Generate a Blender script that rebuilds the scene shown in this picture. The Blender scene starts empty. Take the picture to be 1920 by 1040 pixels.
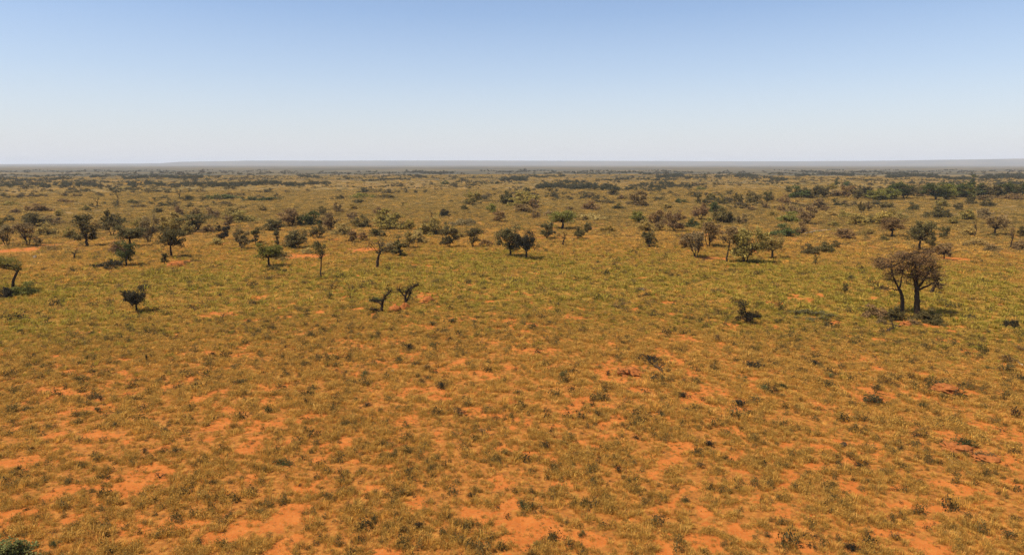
import bpy, math, random
import numpy as np
from mathutils import Vector

# ------------------------------------------------------------------ camera, world, sun, exposure
scene = bpy.context.scene
COL = scene.collection
F_PX, CAM_H = 1300.0, 16.0                       # focal length in pixels of a 1920 wide frame, camera height
PITCH = math.atan((520 - 308) / F_PX)
cam_data = bpy.data.cameras.new('camera')
cam_data.sensor_width = 36.0
cam_data.lens = F_PX / 1920 * 36.0
cam_data.clip_start, cam_data.clip_end = 0.5, 200000
cam = bpy.data.objects.new('camera', cam_data)
cam.location = (0, 0, CAM_H)
cam.rotation_euler = (math.pi / 2 - PITCH, 0, 0)
COL.objects.link(cam)
scene.camera = cam

SUN_EL, SUN_AZ = math.radians(60), math.radians(-108)     # azimuth clockwise from the view axis (+Y)
world = bpy.data.worlds.new('World')
scene.world = world
world.use_nodes = True
wn = world.node_tree
sky = wn.nodes.new('ShaderNodeTexSky')
sky.sky_type = 'NISHITA'
sky.sun_disc = False
sky.sun_elevation, sky.sun_rotation = SUN_EL, SUN_AZ
sky.altitude, sky.air_density, sky.dust_density, sky.ozone_density = 500, 1.0, 1.0, 3.2
wb = wn.nodes.new('ShaderNodeMix'); wb.data_type = 'RGBA'; wb.blend_type = 'MULTIPLY'        # white balance of the sky
wb.inputs[0].default_value = 1.0; wb.inputs[7].default_value = (.95, .955, 1.0, 1)
wn.links.new(sky.outputs['Color'], wb.inputs[6]); tcw = wn.nodes.new('ShaderNodeTexCoord'); sx = wn.nodes.new('ShaderNodeSeparateXYZ')
wn.links.new(tcw.outputs['Generated'], sx.inputs[0])
hz = wn.nodes.new('ShaderNodeValToRGB')                                                    # pale high haze low in the sky, thinning upward
for p_, f_ in ((0.0, .88), (.045, .62), (.12, .31), (.20, .10)):
    e_ = hz.color_ramp.elements.new(p_); e_.color = (f_, f_, f_, 1)
hz.color_ramp.elements.remove(hz.color_ramp.elements[0])
hz.color_ramp.elements[-1].position = .27; hz.color_ramp.elements[-1].color = (.05, .05, .05, 1)
wn.links.new(sx.outputs['Z'], hz.inputs[0])
hm = wn.nodes.new('ShaderNodeMix'); hm.data_type = 'RGBA'; hm.inputs[7].default_value = (4.95, 4.98, 5.28, 1)
wn.links.new(hz.outputs[0], hm.inputs[0]); wn.links.new(wb.outputs[2], hm.inputs[6]); wn.links.new(hm.outputs[2], wn.nodes['Background'].inputs['Color'])
wn.nodes['Background'].inputs["Strength"].default_value = 0.089

sun_data = bpy.data.lights.new('sun', 'SUN')
sun_data.energy, sun_data.angle, sun_data.color = 4.5, math.radians(0.5), (1.0, 0.90, 0.74)
sun = bpy.data.objects.new('sun', sun_data)
sdir = Vector((math.sin(SUN_AZ) * math.cos(SUN_EL), math.cos(SUN_AZ) * math.cos(SUN_EL), math.sin(SUN_EL)))
sun.rotation_euler = sdir.to_track_quat('Z', 'Y').to_euler()
sun.location = (0, 0, 200)
COL.objects.link(sun)

scene.view_settings.view_transform = 'Standard'
scene.view_settings.look = 'None'
scene.view_settings.exposure = 0.77
scene.view_settings.gamma = 1.0
scene.render.engine = 'CYCLES'
scene.cycles.use_denoising = True
scene.cycles.denoiser = 'OPENIMAGEDENOISE'
scene.cycles.denoising_prefilter = 'NONE'
scene.cycles.max_bounces = 6
scene.cycles.diffuse_bounces = 2
scene.cycles.transparent_max_bounces = 4
scene.cycles.volume_bounces = 0

rng = np.random.default_rng(7)
random.seed(7)

# ------------------------------------------------------------------ noise and terrain in numpy
def _hash(ix, iy, seed):
    n = (ix.astype(np.int64) * 374761393 + iy.astype(np.int64) * 668265263 + seed * 1442695041) & 0xFFFFFFFF
    n = ((n ^ (n >> 13)) * 1274126177) & 0xFFFFFFFF
    n = n ^ (n >> 16)
    return (n & 0xFFFFFF) / float(0xFFFFFF)

def vnoise(x, y, seed=0):
    ix, iy = np.floor(x), np.floor(y)
    fx, fy = x - ix, y - iy
    fx, fy = fx * fx * fx * (fx * (fx * 6 - 15) + 10), fy * fy * fy * (fy * (fy * 6 - 15) + 10)
    a, b = _hash(ix, iy, seed), _hash(ix + 1, iy, seed)
    c, d = _hash(ix, iy + 1, seed), _hash(ix + 1, iy + 1, seed)
    return (a * (1 - fx) + b * fx) * (1 - fy) + (c * (1 - fx) + d * fx) * fy

def fbm(x, y, seed=0, octaves=4):
    v, amp, tot = 0.0, 1.0, 0.0
    for o in range(octaves):
        c, s = math.cos(o * 1.1 + 0.4), math.sin(o * 1.1 + 0.4)
        v = v + amp * vnoise((c * x - s * y) * 2 ** o + o * 17.3, (s * x + c * y) * 2 ** o - o * 9.1, seed + o)
        tot += amp
        amp *= 0.5
    return v / tot

def smooth(a, b, x):
    t = np.clip((x - a) / (b - a), 0, 1)
    return t * t * (3 - 2 * t)

RIM_X = np.array([-60, 0, 250, 310, 345, 480, 700, 900, 1100, 1300, 1500, 1700, 1920, 2000], float)
RIM_P = np.array([0, 0, 1.0, 1.5, 4.0, 6.2, 6.6, 6.8, 6.2, 5.5, 5.0, 6.2, 8.5, 9.0], float)

def height(x, y):
    r = np.sqrt(x * x + y * y) + 1e-6
    z = 0.16 * (fbm(x / 2.6, y / 2.6, 3, 3) - .5) * (1 - smooth(120, 200, r))
    z = z + 0.8 * (fbm(x / 34, y / 34, 11, 3) - .5) * smooth(8, 50, r)
    z = z + 3.2 * (fbm(x / 210, y / 210, 21, 3) - .5) * smooth(140, 420, r)
    z = z + 5.0 * (fbm(x / 800, y / 800, 31, 3) - .5) * smooth(700, 2500, r)
    # the far plateau that lifts the horizon: 12 km out
    px = 960 + F_PX * np.tan(np.clip(np.arctan2(x, np.maximum(y, 1e-3)), -1.2, 1.2))
    p = np.interp(px, RIM_X, RIM_P)
    z = z + smooth(8500, 12000, r) * np.where(y > 0, CAM_H + 12000 * p / F_PX, CAM_H) * 0.99
    return z

cp, sp_ = math.cos(PITCH), math.sin(PITCH)
def ground_at(px, py):
    """the points of the ground that the photograph shows at pixels px, py (1920 wide), and their depth"""
    px, py = np.atleast_1d(np.asarray(px, float)), np.atleast_1d(np.asarray(py, float))
    cx, cy = (px - 960) / F_PX, (520 - py) / F_PX
    dx, dy, dz = cx, cp + cy * sp_, -sp_ + cy * cp
    t = np.geomspace(8, 9000, 900)[None, :]
    Z = CAM_H + dz[:, None] * t
    g = height(dx[:, None] * t, dy[:, None] * t)
    below = Z < g
    k = np.where(below.any(1), below.argmax(1), 899)
    k0 = np.maximum(k - 1, 0)
    i = np.arange(len(px))
    a, b = (Z - g)[i, k0], (g - Z)[i, k]
    w = np.clip(a / (a + b + 1e-9), 0, 1)
    tt = t[0, k0] * (1 - w) + t[0, k] * w
    return dx * tt, dy * tt, tt

# ------------------------------------------------------------------ bare orange soil: hand-placed patches (pixel x, y, half width, half height)
PATCH = [(470,790,30,14),(630,663,28,10),(750,635,13,11),(720,634,11,9),(800,652,25,11),(610,912,27,25),(612,845,22,18),(930,708,22,8),
 (700,757,18,6),(735,573,16,8),(800,560,42,12),(480,560,22,9),(484,601,15,6),(410,590,55,8),(335,632,32,6),(1455,566,24,6),(1500,559,30,7),(1538,554,22,5),(1478,551,16,4),(1565,603,15,12),
 (1750,612,60,9),(1650,639,28,8),(1695,602,24,12),(1380,692,18,13),(1300,737,45,9),(1190,690,70,12),(1250,660,34,12),(1275,635,34,12),
 (1630,677,22,12),(1715,745,42,9),(1612,742,32,13),(1560,715,26,8),(1530,756,17,11),(1485,752,13,11),(1570,766,13,7),(1790,727,48,10),
 (1793,825,34,24),(1842,855,54,13),(1893,815,38,17),(1912,870,16,16),(1680,912,20,15),(1655,945,36,11),(1745,940,24,9),(1850,930,22,12),
 (1735,1026,24,22),(1460,940,32,20),(1490,975,34,13),(1520,1010,26,16),(1600,850,20,13),(1460,835,22,10),(1130,806,26,11),(1125,900,17,15),
 (1205,852,22,13),(1280,920,26,16),(1330,965,34,22),(1170,970,34,18),(1390,885,28,12),(1400,930,28,11),(1220,1018,50,14),(960,1000,50,18),
 (935,1025,60,16),(560,1020,50,20),(460,1000,55,18),(390,985,42,13),(105,800,32,10),(50,790,15,8),(72,890,16,9),(45,922,14,11),(20,992,24,13),
 (170,962,14,9),(250,714,16,16),(240,735,14,8),(385,745,22,10),(370,757,16,8),(820,747,34,12),(872,767,32,12),(903,810,16,10),(832,815,16,10),
 (30,470,48,7),(80,462,26,5),(338,492,28,6),(1792,486,32,5),(570,480,60,6),(680,469,40,5),(1075,590,14,8),(990,637,18,7),(970,657,20,13),
 (545,620,14,6),(1010,655,12,6),(860,600,40,7),(1290,935,20,10),(1560,1030,40,14),(640,1010,40,14),(120,1025,40,14),(760,940,24,10),(1640,560,16,6),
 (1430,745,14,6),(300,900,16,8),(590,960,22,10),(250,1010,26,10),(1075,1020,30,12),(810,700,26,6),(520,730,20,6),(1250,605,16,5),(1395,470,24,6),(1340,485,40,4)]
PA = np.array(PATCH, float)
GX, GY, GT = ground_at(PA[:, 0], PA[:, 1])
PRX = PA[:, 2] * GT / F_PX * np.where(PA[:, 1] < 520, 1.05, np.where(PA[:, 1] > 870, .65, .85))
YF = ground_at(PA[:, 0], PA[:, 1] - PA[:, 3])[1]
YN = ground_at(PA[:, 0], PA[:, 1] + PA[:, 3])[1]
PRY = np.maximum((YF - YN) / 2, PRX * .45)

def bare_patch(x, y):
    """0..1: how bare the soil is at a point because of a hand-placed patch"""
    wx = x + 1.3 * (fbm(x / 1.1, y / 1.1, 51, 4) - .5) * 2
    wy = y + 2.2 * (fbm(x / 1.1, y / 1.1, 57, 4) - .5) * 2
    out = np.zeros_like(x)
    brk = np.maximum(.3 + .7 * smooth(.39, .50, fbm(x / .7, y / 1.0, 63, 4)), smooth(90, 120, np.hypot(x, y)))
    for (px, py, _, _), gx, gy, rx, ry in zip(PATCH, GX, (YF + YN) / 2, PRX, PRY):
        m = (np.abs(wx - gx) < rx * 1.6) & (np.abs(wy - gy) < ry * 1.6)
        if m.any():
            d = np.sqrt(((wx[m] - gx) / rx) ** 2 + ((wy[m] - gy) / ry) ** 2)
            keep = 1.0 if (px > 1600 and 700 < py < 930) or py < 530 else brk[m]
            out[m] = np.maximum(out[m], (1 - smooth(.5, 1.0, d)) * keep)
    return out

def bare(x, y):
    r = np.sqrt(x * x + y * y)
    n = fbm(x / 1.5, y / 1.5, 71, 4)
    big = fbm(x / 24, y / 24, 77, 2)
    near = 1 - smooth(26, 75, r)
    lim = 0.60 - 0.07 * near + .10 * (1 - big) + 0.08 * smooth(70, 100, r) * (1 - smooth(130, 180, r))
    b = smooth(lim, lim + .10, n)
    return np.maximum(b * (1 - .5 * smooth(130, 250, r)), bare_patch(x, y))

LUSH = np.array([(900,490,110,24),(1195,520,70,30),(1850,540,110,50),(1420,500,90,16),(700,515,120,14),(350,520,130,16),(1040,500,90,22),(1560,510,80,14),(130,540,90,16)], float)
LX, LY, LT = ground_at(LUSH[:, 0], LUSH[:, 1])
LRX = LUSH[:, 2] * LT / F_PX
LRY = (ground_at(LUSH[:, 0], LUSH[:, 1] - LUSH[:, 3])[1] - ground_at(LUSH[:, 0], LUSH[:, 1] + LUSH[:, 3])[1]) / 2

def green(x, y):
    """the greener belt of grass about 65 to 130 m out, and odd greener places"""
    r = np.sqrt(x * x + y * y)
    belt = smooth(58, 80, r) * (1 - smooth(105, 160, r))
    g = belt * (.5 + 1.0 * (fbm(x / 14, y / 14, 91, 3) - .35)) + .3 * (fbm(x / 60, y / 60, 95, 3) - .5)
    for gx, gy, rx, ry in zip(LX, LY, LRX, LRY):
        g = np.maximum(g, .95 * (1 - smooth(.5, 1.2, np.sqrt(((x - gx) / rx) ** 2 + ((y - gy) / ry) ** 2) + .9 * (fbm(x / 5, y / 5, 99, 3) - .5))))
    return np.clip(g, 0, 1)

# ------------------------------------------------------------------ mesh helpers
def mesh_np(name, V, faces, mat=None, smooth_shade=False):
    """faces: list of (M,k) int arrays"""
    me = bpy.data.meshes.new(name)
    V = np.ascontiguousarray(V, dtype=np.float32)
    me.vertices.add(len(V))
    me.vertices.foreach_set('co', V.ravel())
    faces = [f for f in faces if len(f)]
    idx = np.concatenate([f.ravel() for f in faces]).astype(np.int32)
    tot = np.concatenate([np.full(len(f), f.shape[1]) for f in faces]).astype(np.int32)
    start = np.concatenate([[0], np.cumsum(tot)[:-1]]).astype(np.int32)
    me.loops.add(len(idx))
    me.loops.foreach_set('vertex_index', idx)
    me.polygons.add(len(tot))
    me.polygons.foreach_set('loop_start', start)
    me.polygons.foreach_set('loop_total', tot)
    if smooth_shade:
        me.polygons.foreach_set('use_smooth', np.ones(len(tot), dtype=bool))
    me.update(calc_edges=True)
    if mat:
        me.materials.append(mat)
    return me

class Geo:
    def __init__(s):
        s.v, s.q, s.t, s.n = [], [], [], 0
    def add(s, V, q=None, t=None):
        V = np.asarray(V, float)
        if q is not None: s.q.append(np.asarray(q, int) + s.n)
        if t is not None: s.t.append(np.asarray(t, int) + s.n)
        s.v.append(V); s.n += len(V)
    def tube(s, pts, rad, sides=6, cap=True):
        pts = np.asarray(pts, float); n = len(pts)
        rad = np.broadcast_to(np.asarray(rad, float), (n,))
        T = np.gradient(pts, axis=0); T /= np.linalg.norm(T, axis=1)[:, None] + 1e-9
        ref = np.array([1., 0.13, 0.07]) if abs(T[0, 0]) < .8 else np.array([0.1, 1., 0.05])
        A = np.cross(T, ref); A /= np.linalg.norm(A, axis=1)[:, None] + 1e-9
        B = np.cross(T, A)
        th = np.linspace(0, 2 * math.pi, sides, endpoint=False)
        V = pts[:, None, :] + rad[:, None, None] * (np.cos(th)[None, :, None] * A[:, None, :] + np.sin(th)[None, :, None] * B[:, None, :])
        V = V.reshape(-1, 3)
        i, j = np.meshgrid(np.arange(n - 1), np.arange(sides), indexing='ij')
        a = i * sides + j; b = i * sides + (j + 1) % sides
        q = np.stack([a, b, b + sides, a + sides], -1).reshape(-1, 4)
        s.add(V, q=q)
    def leaves(s, C, size, rg, aspect=.5, up=.25):
        """random leaf-sized quads at centres C"""
        n = len(C)
        if n == 0: return
        size = np.broadcast_to(np.asarray(size, float), (n,)) * rg.uniform(.6, 1.35, n)
        d = rg.normal(size=(n, 3)); d[:, 2] *= .7
        d /= np.linalg.norm(d, axis=1)[:, None] + 1e-9
        nrm = rg.normal(size=(n, 3)); nrm[:, 2] += up * 3
        e = np.cross(d, nrm); e /= np.linalg.norm(e, axis=1)[:, None] + 1e-9
        L, W = (d * size[:, None]) * .5, (e * size[:, None]) * .5 * aspect
        V = np.stack([C - L, C + W, C + L, C - W], 1).reshape(-1, 3)
        s.add(V, q=np.arange(4 * n).reshape(n, 4))
    def mesh(s, name, mat, smooth_shade=False):
        V = np.concatenate(s.v) if s.v else np.zeros((0, 3))
        return mesh_np(name, V, [np.concatenate(s.q) if s.q else np.zeros((0, 4), int), np.concatenate(s.t) if s.t else np.zeros((0, 3), int)], mat, smooth_shade)

# ------------------------------------------------------------------ materials
def new_mat(name):
    m = bpy.data.materials.new(name); m.use_nodes = True
    return m, m.node_tree.nodes, m.node_tree.links, m.node_tree.nodes['Principled BSDF']

def mix(nt, fac, a, b, mode='MIX'):
    n = nt.nodes.new('ShaderNodeMix'); n.data_type = 'RGBA'; n.blend_type = mode
    for sock, val in ((n.inputs[0], fac), (n.inputs[6], a), (n.inputs[7], b)):
        if isinstance(val, bpy.types.NodeSocket): nt.links.new(val, sock)
        elif isinstance(val, (int, float)): sock.default_value = val
        else: sock.default_value = (*val, 1)
    return n.outputs[2]

def ramp(nt, fac, stops):
    n = nt.nodes.new('ShaderNodeValToRGB')
    e = n.color_ramp.elements
    while len(e) < len(stops): e.new(.5)
    for el, (p, c) in zip(e, stops):
        el.position = p; el.color = (*c, 1) if not isinstance(c, (int, float)) else (c, c, c, 1)
    nt.links.new(fac, n.inputs[0])
    return n.outputs[0]

def noise(nt, vec, scale, detail=4, rough=.55):
    n = nt.nodes.new('ShaderNodeTexNoise')
    n.inputs['Scale'].default_value = scale; n.inputs['Detail'].default_value = detail; n.inputs['Roughness'].default_value = rough
    if vec is not None: nt.links.new(vec, n.inputs['Vector'])
    return n.outputs['Fac']

def leaf_material(name, use_object_color=True, base=(.1, .1, .03), spread=.5, translucent=.35):
    m, N, L, P = new_mat(name)
    nt = m.node_tree
    geo = N.new('ShaderNodeNewGeometry'); inf = N.new('ShaderNodeObjectInfo')
    if use_object_color: c0 = inf.outputs['Color']
    else:
        rgb = N.new('ShaderNodeRGB'); rgb.outputs[0].default_value = (*base, 1); c0 = rgb.outputs[0]
    k = ramp(nt, geo.outputs['Random Per Island'], [(0, 1 - spread), (.7, 1.0), (1, 1 + spread)])
    c = mix(nt, 1.0, c0, k, 'MULTIPLY')
    L.new(c, P.inputs['Base Color'])
    P.inputs['Roughness'].default_value = .75
    P.inputs['Specular IOR Level'].default_value = .15
    if translucent:
        tr = N.new('ShaderNodeBsdfTranslucent'); L.new(c, tr.inputs['Color'])
        ms = N.new('ShaderNodeMixShader'); ms.inputs[0].default_value = translucent
        L.new(P.outputs[0], ms.inputs[1]); L.new(tr.outputs[0], ms.inputs[2])
        L.new(ms.outputs[0], N['Material Output'].inputs['Surface'])
    return m

LEAF = leaf_material('leaves')

def wood_material():
    m, N, L, P = new_mat('bark'); nt = m.node_tree
    tc = N.new('ShaderNodeTexCoord')
    n = noise(nt, tc.outputs['Object'], 14, 4)
    c = ramp(nt, n, [(.3, (.022, .014, .008)), (.55, (.050, .033, .020)), (.8, (.10, .068, .042))])
    L.new(c, P.inputs['Base Color'])
    P.inputs['Roughness'].default_value = .95; P.inputs['Specular IOR Level'].default_value = .05
    b = N.new('ShaderNodeBump'); b.inputs['Strength'].default_value = .5; b.inputs['Distance'].default_value = .03
    L.new(n, b.inputs['Height']); L.new(b.outputs[0], P.inputs['Normal'])
    return m
BARK = wood_material()

def pale_wood_material():
    m, N, L, P = new_mat('bleached_wood'); nt = m.node_tree
    tc = N.new('ShaderNodeTexCoord')
    n = noise(nt, tc.outputs['Object'], 8, 4)
    L.new(ramp(nt, n, [(.3, (.16, .12, .08)), (.7, (.36, .29, .2))]), P.inputs['Base Color'])
    P.inputs['Roughness'].default_value = .95; P.inputs['Specular IOR Level'].default_value = .05
    return m
PALEWOOD = pale_wood_material()

def rock_material(name, a, b):
    m, N, L, P = new_mat(name); nt = m.node_tree
    tc = N.new('ShaderNodeTexCoord')
    n = noise(nt, tc.outputs['Object'], 4, 8, .75)
    L.new(ramp(nt, n, [(.3, a), (.7, b)]), P.inputs['Base Color'])
    P.inputs['Roughness'].default_value = .95; P.inputs['Specular IOR Level'].default_value = .05
    bp = N.new('ShaderNodeBump'); bp.inputs['Strength'].default_value = .7; bp.inputs['Distance'].default_value = .05
    L.new(n, bp.inputs['Height']); L.new(bp.outputs[0], P.inputs['Normal'])
    return m
SOILM = rock_material('mound_soil', (.17, .055, .016), (.34, .118, .032))
GREYROCK = rock_material('grey_rock', (.15, .11, .07), (.34, .26, .17))
DARKROCK = rock_material('dark_rock', (.030, .020, .012), (.075, .050, .030))

# ------------------------------------------------------------------ the ground: one polar sheet to 34 km, finer towards the view
def build_ground():
    a_in = np.linspace(-math.radians(50), math.radians(50), 760)
    a_out = np.linspace(math.radians(50), 2 * math.pi - math.radians(50), 90)[1:-1]
    ang = np.concatenate([a_in, a_out])
    r = np.concatenate([[0.6, 2, 4, 7, 10, 13], np.geomspace(15, 120, 250), np.geomspace(120, 34000, 330)[1:]])
    R, A = np.meshgrid(r, ang, indexing='ij')
    X, Y = R * np.sin(A), R * np.cos(A)
    Z = height(X, Y)
    V = np.stack([X, Y, Z], -1).reshape(-1, 3)
    nr, na = R.shape
    i, j = np.meshgrid(np.arange(nr - 1), np.arange(na), indexing='ij')
    a = i * na + j; b = i * na + (j + 1) % na
    q = np.stack([a, b, b + na, a + na], -1).reshape(-1, 4)
    m, N, L, P = new_mat('red_soil_and_litter'); nt = m.node_tree
    geo = N.new('ShaderNodeNewGeometry'); pos = geo.outputs['Position']
    def attr(nm):
        n = N.new('ShaderNodeAttribute'); n.attribute_name = nm; return n.outputs['Fac']
    fine = noise(nt, pos, 3.2, 6, .7)
    mid = noise(nt, pos, .55, 5, .6)
    soil = ramp(nt, noise(nt, pos, 1.1, 6, .65), [(.25, SOIL_D), (.5, SOIL_M), (.75, SOIL_L)])
    litter = ramp(nt, fine, [(.3, (.13, .052, .012)), (.5, (.27, .100, .019)), (.72, (.36, .165, .034))])
    litter = mix(nt, mix_math(nt, 'MULTIPLY', attr('green'), .65), litter, (.20, .15, .020))
    speck = N.new('ShaderNodeTexVoronoi'); speck.inputs['Scale'].default_value = 5.5; L.new(pos, speck.inputs['Vector'])
    sk = ramp(nt, speck.outputs['Distance'], [(.10, 1.0), (.22, 0.0)])
    soil = mix(nt, mix_math(nt, 'MULTIPLY', sk, ramp(nt, speck.outputs['Color'], [(.45, 0.0), (.6, .8)])), soil, (.10, .045, .016))
    soil = mix(nt, ramp(nt, noise(nt, pos, 9.0, 4, .7), [(.5, 0.0), (.68, .55)]), soil, (.36, .17, .045))
    bare_s = attr('bare')
    edge = ramp(nt, mix_math(nt, 'ADD', bare_s, mix_math(nt, 'MULTIPLY', mix_math(nt, 'SUBTRACT', fine, .5), .9)), [(.25, 0.0), (.6, 1.0)])
    c = mix(nt, edge, litter, soil)
    # farther out the grass is one tan sheet with browner and greener reaches
    far = ramp(nt, noise(nt, pos, .02, 6, .65), [(.3, (.135, .088, .030)), (.5, (.21, .13, .043)), (.72, (.27, .16, .056))])
    far = mix(nt, ramp(nt, noise(nt, pos, .006, 5, .6), [(.42, 0.0), (.62, .75)]), far, (.15, .112, .034))
    far = mix(nt, ramp(nt, mid, [(.35, .0), (.7, .45)]), far, (.11, .083, .03))
    c = mix(nt, attr('far'), c, far)
    c = mix(nt, attr('wood'), c, (.050, .046, .027))
    L.new(c, P.inputs['Base Color'])
    P.inputs['Roughness'].default_value = .95
    P.inputs['Specular IOR Level'].default_value = .1
    bp = N.new('ShaderNodeBump'); bp.inputs['Strength'].default_value = .6; bp.inputs['Distance'].default_value = .12
    L.new(fine, bp.inputs['Height']); L.new(bp.outputs[0], P.inputs['Normal'])
    me = mesh_np('ground', V, [q], m, True)
    x, y = X.ravel(), Y.ravel(); rr = R.ravel()
    bb = bare(x, y)
    fr = smooth(110, 300, rr) * (1 - .9 * np.where(rr < 200, bare_patch(x, y), 0))
    wd = np.clip(smooth(.50, .62, fbm(x / 300, y / 110, 131, 5)) * smooth(480, 800, rr) * .85 + .68 * smooth(550, 1500, rr) * (.25 + 1.2 * fbm(x / 900, y / 260, 137, 4)), 0, .95)
    for nm, arr in (('bare', bb), ('green', green(x, y)), ('far', fr), ('wood', wd)):
        at = me.attributes.new(nm, 'FLOAT', 'POINT'); at.data.foreach_set('value', np.asarray(arr, np.float32))
    o = bpy.data.objects.new('ground', me); COL.objects.link(o)
    o['kind'] = 'structure'
    o['label'] = 'red soil plain reaching to a low hazy plateau on the horizon'; o['category'] = 'ground'

def mix_math(nt, op, a, b):
    n = nt.nodes.new('ShaderNodeMath'); n.operation = op
    for s, v in ((n.inputs[0], a), (n.inputs[1], b)):
        if isinstance(v, (int, float)): s.default_value = v
        else: nt.links.new(v, s)
    return n.outputs[0]

SOIL_D, SOIL_M, SOIL_L = (.26, .072, .013), (.34, .100, .018), (.41, .142, .030)
build_ground()

# ------------------------------------------------------------------ grass and dwarf scrub: ground cover, uncountable
def grass_mat(name, tints, spread=.36):
    """tints: colours over the instance's own random number"""
    m, N, L, P = new_mat(name); nt = m.node_tree
    geo = N.new('ShaderNodeNewGeometry'); inf = N.new('ShaderNodeObjectInfo')
    c = ramp(nt, inf.outputs['Random'], [(i / (len(tints) - 1), t) for i, t in enumerate(tints)])
    k = ramp(nt, geo.outputs['Random Per Island'], [(0, 1 - spread), (.6, 1.0), (1, 1 + spread)])
    c = mix(nt, 1.0, c, k, 'MULTIPLY')
    L.new(c, P.inputs['Base Color']); P.inputs['Roughness'].default_value = .8; P.inputs['Specular IOR Level'].default_value = .12
    tr = N.new('ShaderNodeBsdfTranslucent'); L.new(c, tr.inputs['Color'])
    ms = N.new('ShaderNodeMixShader'); ms.inputs[0].default_value = .45
    L.new(P.outputs[0], ms.inputs[1]); L.new(tr.outputs[0], ms.inputs[2])
    L.new(ms.outputs[0], N['Material Output'].inputs['Surface'])
    return m
G_GOLD = grass_mat('gold_grass', [(.47, .238, .042), (.62, .322, .06), (.55, .284, .06), (.68, .385, .095)])
G_OLIVE = grass_mat('olive_grass', [(.37, .215, .046), (.49, .283, .058), (.57, .325, .068), (.44, .262, .062)])
G_GREEN = grass_mat('green_grass', [(.25, .200, .026), (.32, .250, .034), (.33, .232, .038), (.39, .282, .050)])
G_DARK = grass_mat('dark_scrub_leaves', [(.045, .036, .015), (.08, .060, .024), (.11, .08, .03), (.06, .052, .024)])
G_DULL = grass_mat('dull_grass', [(.27, .18, .045), (.37, .235, .06), (.23, .16, .044), (.33, .22, .062)])
G_SCRUB = grass_mat('dwarf_scrub_leaves', [(.085, .066, .022), (.15, .11, .034), (.21, .145, .045), (.115, .085, .034)])

def tuft_mesh(name, mat, rg, blades, width, rad, hgt):
    g = Geo()
    th = rg.uniform(0, 2 * math.pi, blades); rb = np.sqrt(rg.uniform(0, 1, blades)) * rad * .55
    base = np.stack([np.cos(th) * rb, np.sin(th) * rb, np.full(blades, -.04)], -1)
    th2 = th + rg.normal(0, .6, blades); out = rg.uniform(.15, 1, blades) * rad
    h = hgt * rg.uniform(.5, 1.15, blades)
    d = np.stack([np.cos(th2), np.sin(th2), np.zeros(blades)], -1)
    mid = base + d * (out * .35)[:, None] + np.array([0, 0, 1.]) * (h * .65)[:, None]
    tip = base + d * out[:, None] + np.array([0, 0, 1.]) * (h * rg.uniform(.75, 1.0, blades))[:, None]
    e = np.stack([-np.sin(th2), np.cos(th2), np.zeros(blades)], -1) * width * .5
    V = np.stack([base - e, base + e, mid + e * .8, mid - e * .8, tip], 1).reshape(-1, 3)
    k = np.arange(blades)[:, None] * 5
    g.add(V, q=k + np.array([[0, 1, 2, 3]]), t=k + np.array([[3, 2, 4]]))
    return g.mesh(name, mat)

def cushion_mesh(name, mat, rg, n, leaf, rad, hgt):
    g = Geo()
    p = rg.normal(size=(n, 3)); p /= np.linalg.norm(p, axis=1)[:, None]
    p[:, 2] = np.abs(p[:, 2])
    p *= (rg.uniform(.45, 1.0, n) * (1 + .3 * np.sin(3 * np.arctan2(p[:, 1], p[:, 0]) + 1)))[:, None]
    g.leaves(p * np.array([rad, rad, hgt]), leaf, rg, .55)
    return g.mesh(name, mat)

def proto_collection(name, meshes):
    c = bpy.data.collections.new(name)
    for i, me in enumerate(meshes):
        o = bpy.data.objects.new('%s_%02d' % (name, i), me); c.objects.link(o)
    return c

rg = np.random.default_rng(3)
tufts = ([tuft_mesh('tuft', G_GOLD, rg, 46, .028, .42, .26) for _ in range(4)] +            # 0-3
         [tuft_mesh('tuft', G_OLIVE, rg, 46, .030, .42, .25) for _ in range(4)] +           # 4-7
         [tuft_mesh('tuft', G_GREEN, rg, 40, .034, .40, .26) for _ in range(4)] +           # 8-11
         [cushion_mesh('cushion', G_SCRUB, rg, 190, .07, .36, .34) for _ in range(4)] +     # 12-15
         [cushion_mesh('cushion', G_OLIVE, rg, 200, .07, .44, .26) for _ in range(4)] +     # 16-19
         [tuft_mesh('tuft', G_GOLD, rg, 26, .05, .42, .36) for _ in range(3)] +             # 20-22 for farther out
         [tuft_mesh('tuft', G_GREEN, rg, 26, .05, .42, .34) for _ in range(3)] +            # 23-25
         [cushion_mesh('cushion', G_DULL, rg, 150, .09, .44, .30) for _ in range(4)] +      # 26-29
         [cushion_mesh('cushion', G_DARK, rg, 170, .08, .44, .30) for _ in range(4)])        # 30-33
TUFTS = proto_collection('tuft', tufts)

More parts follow.
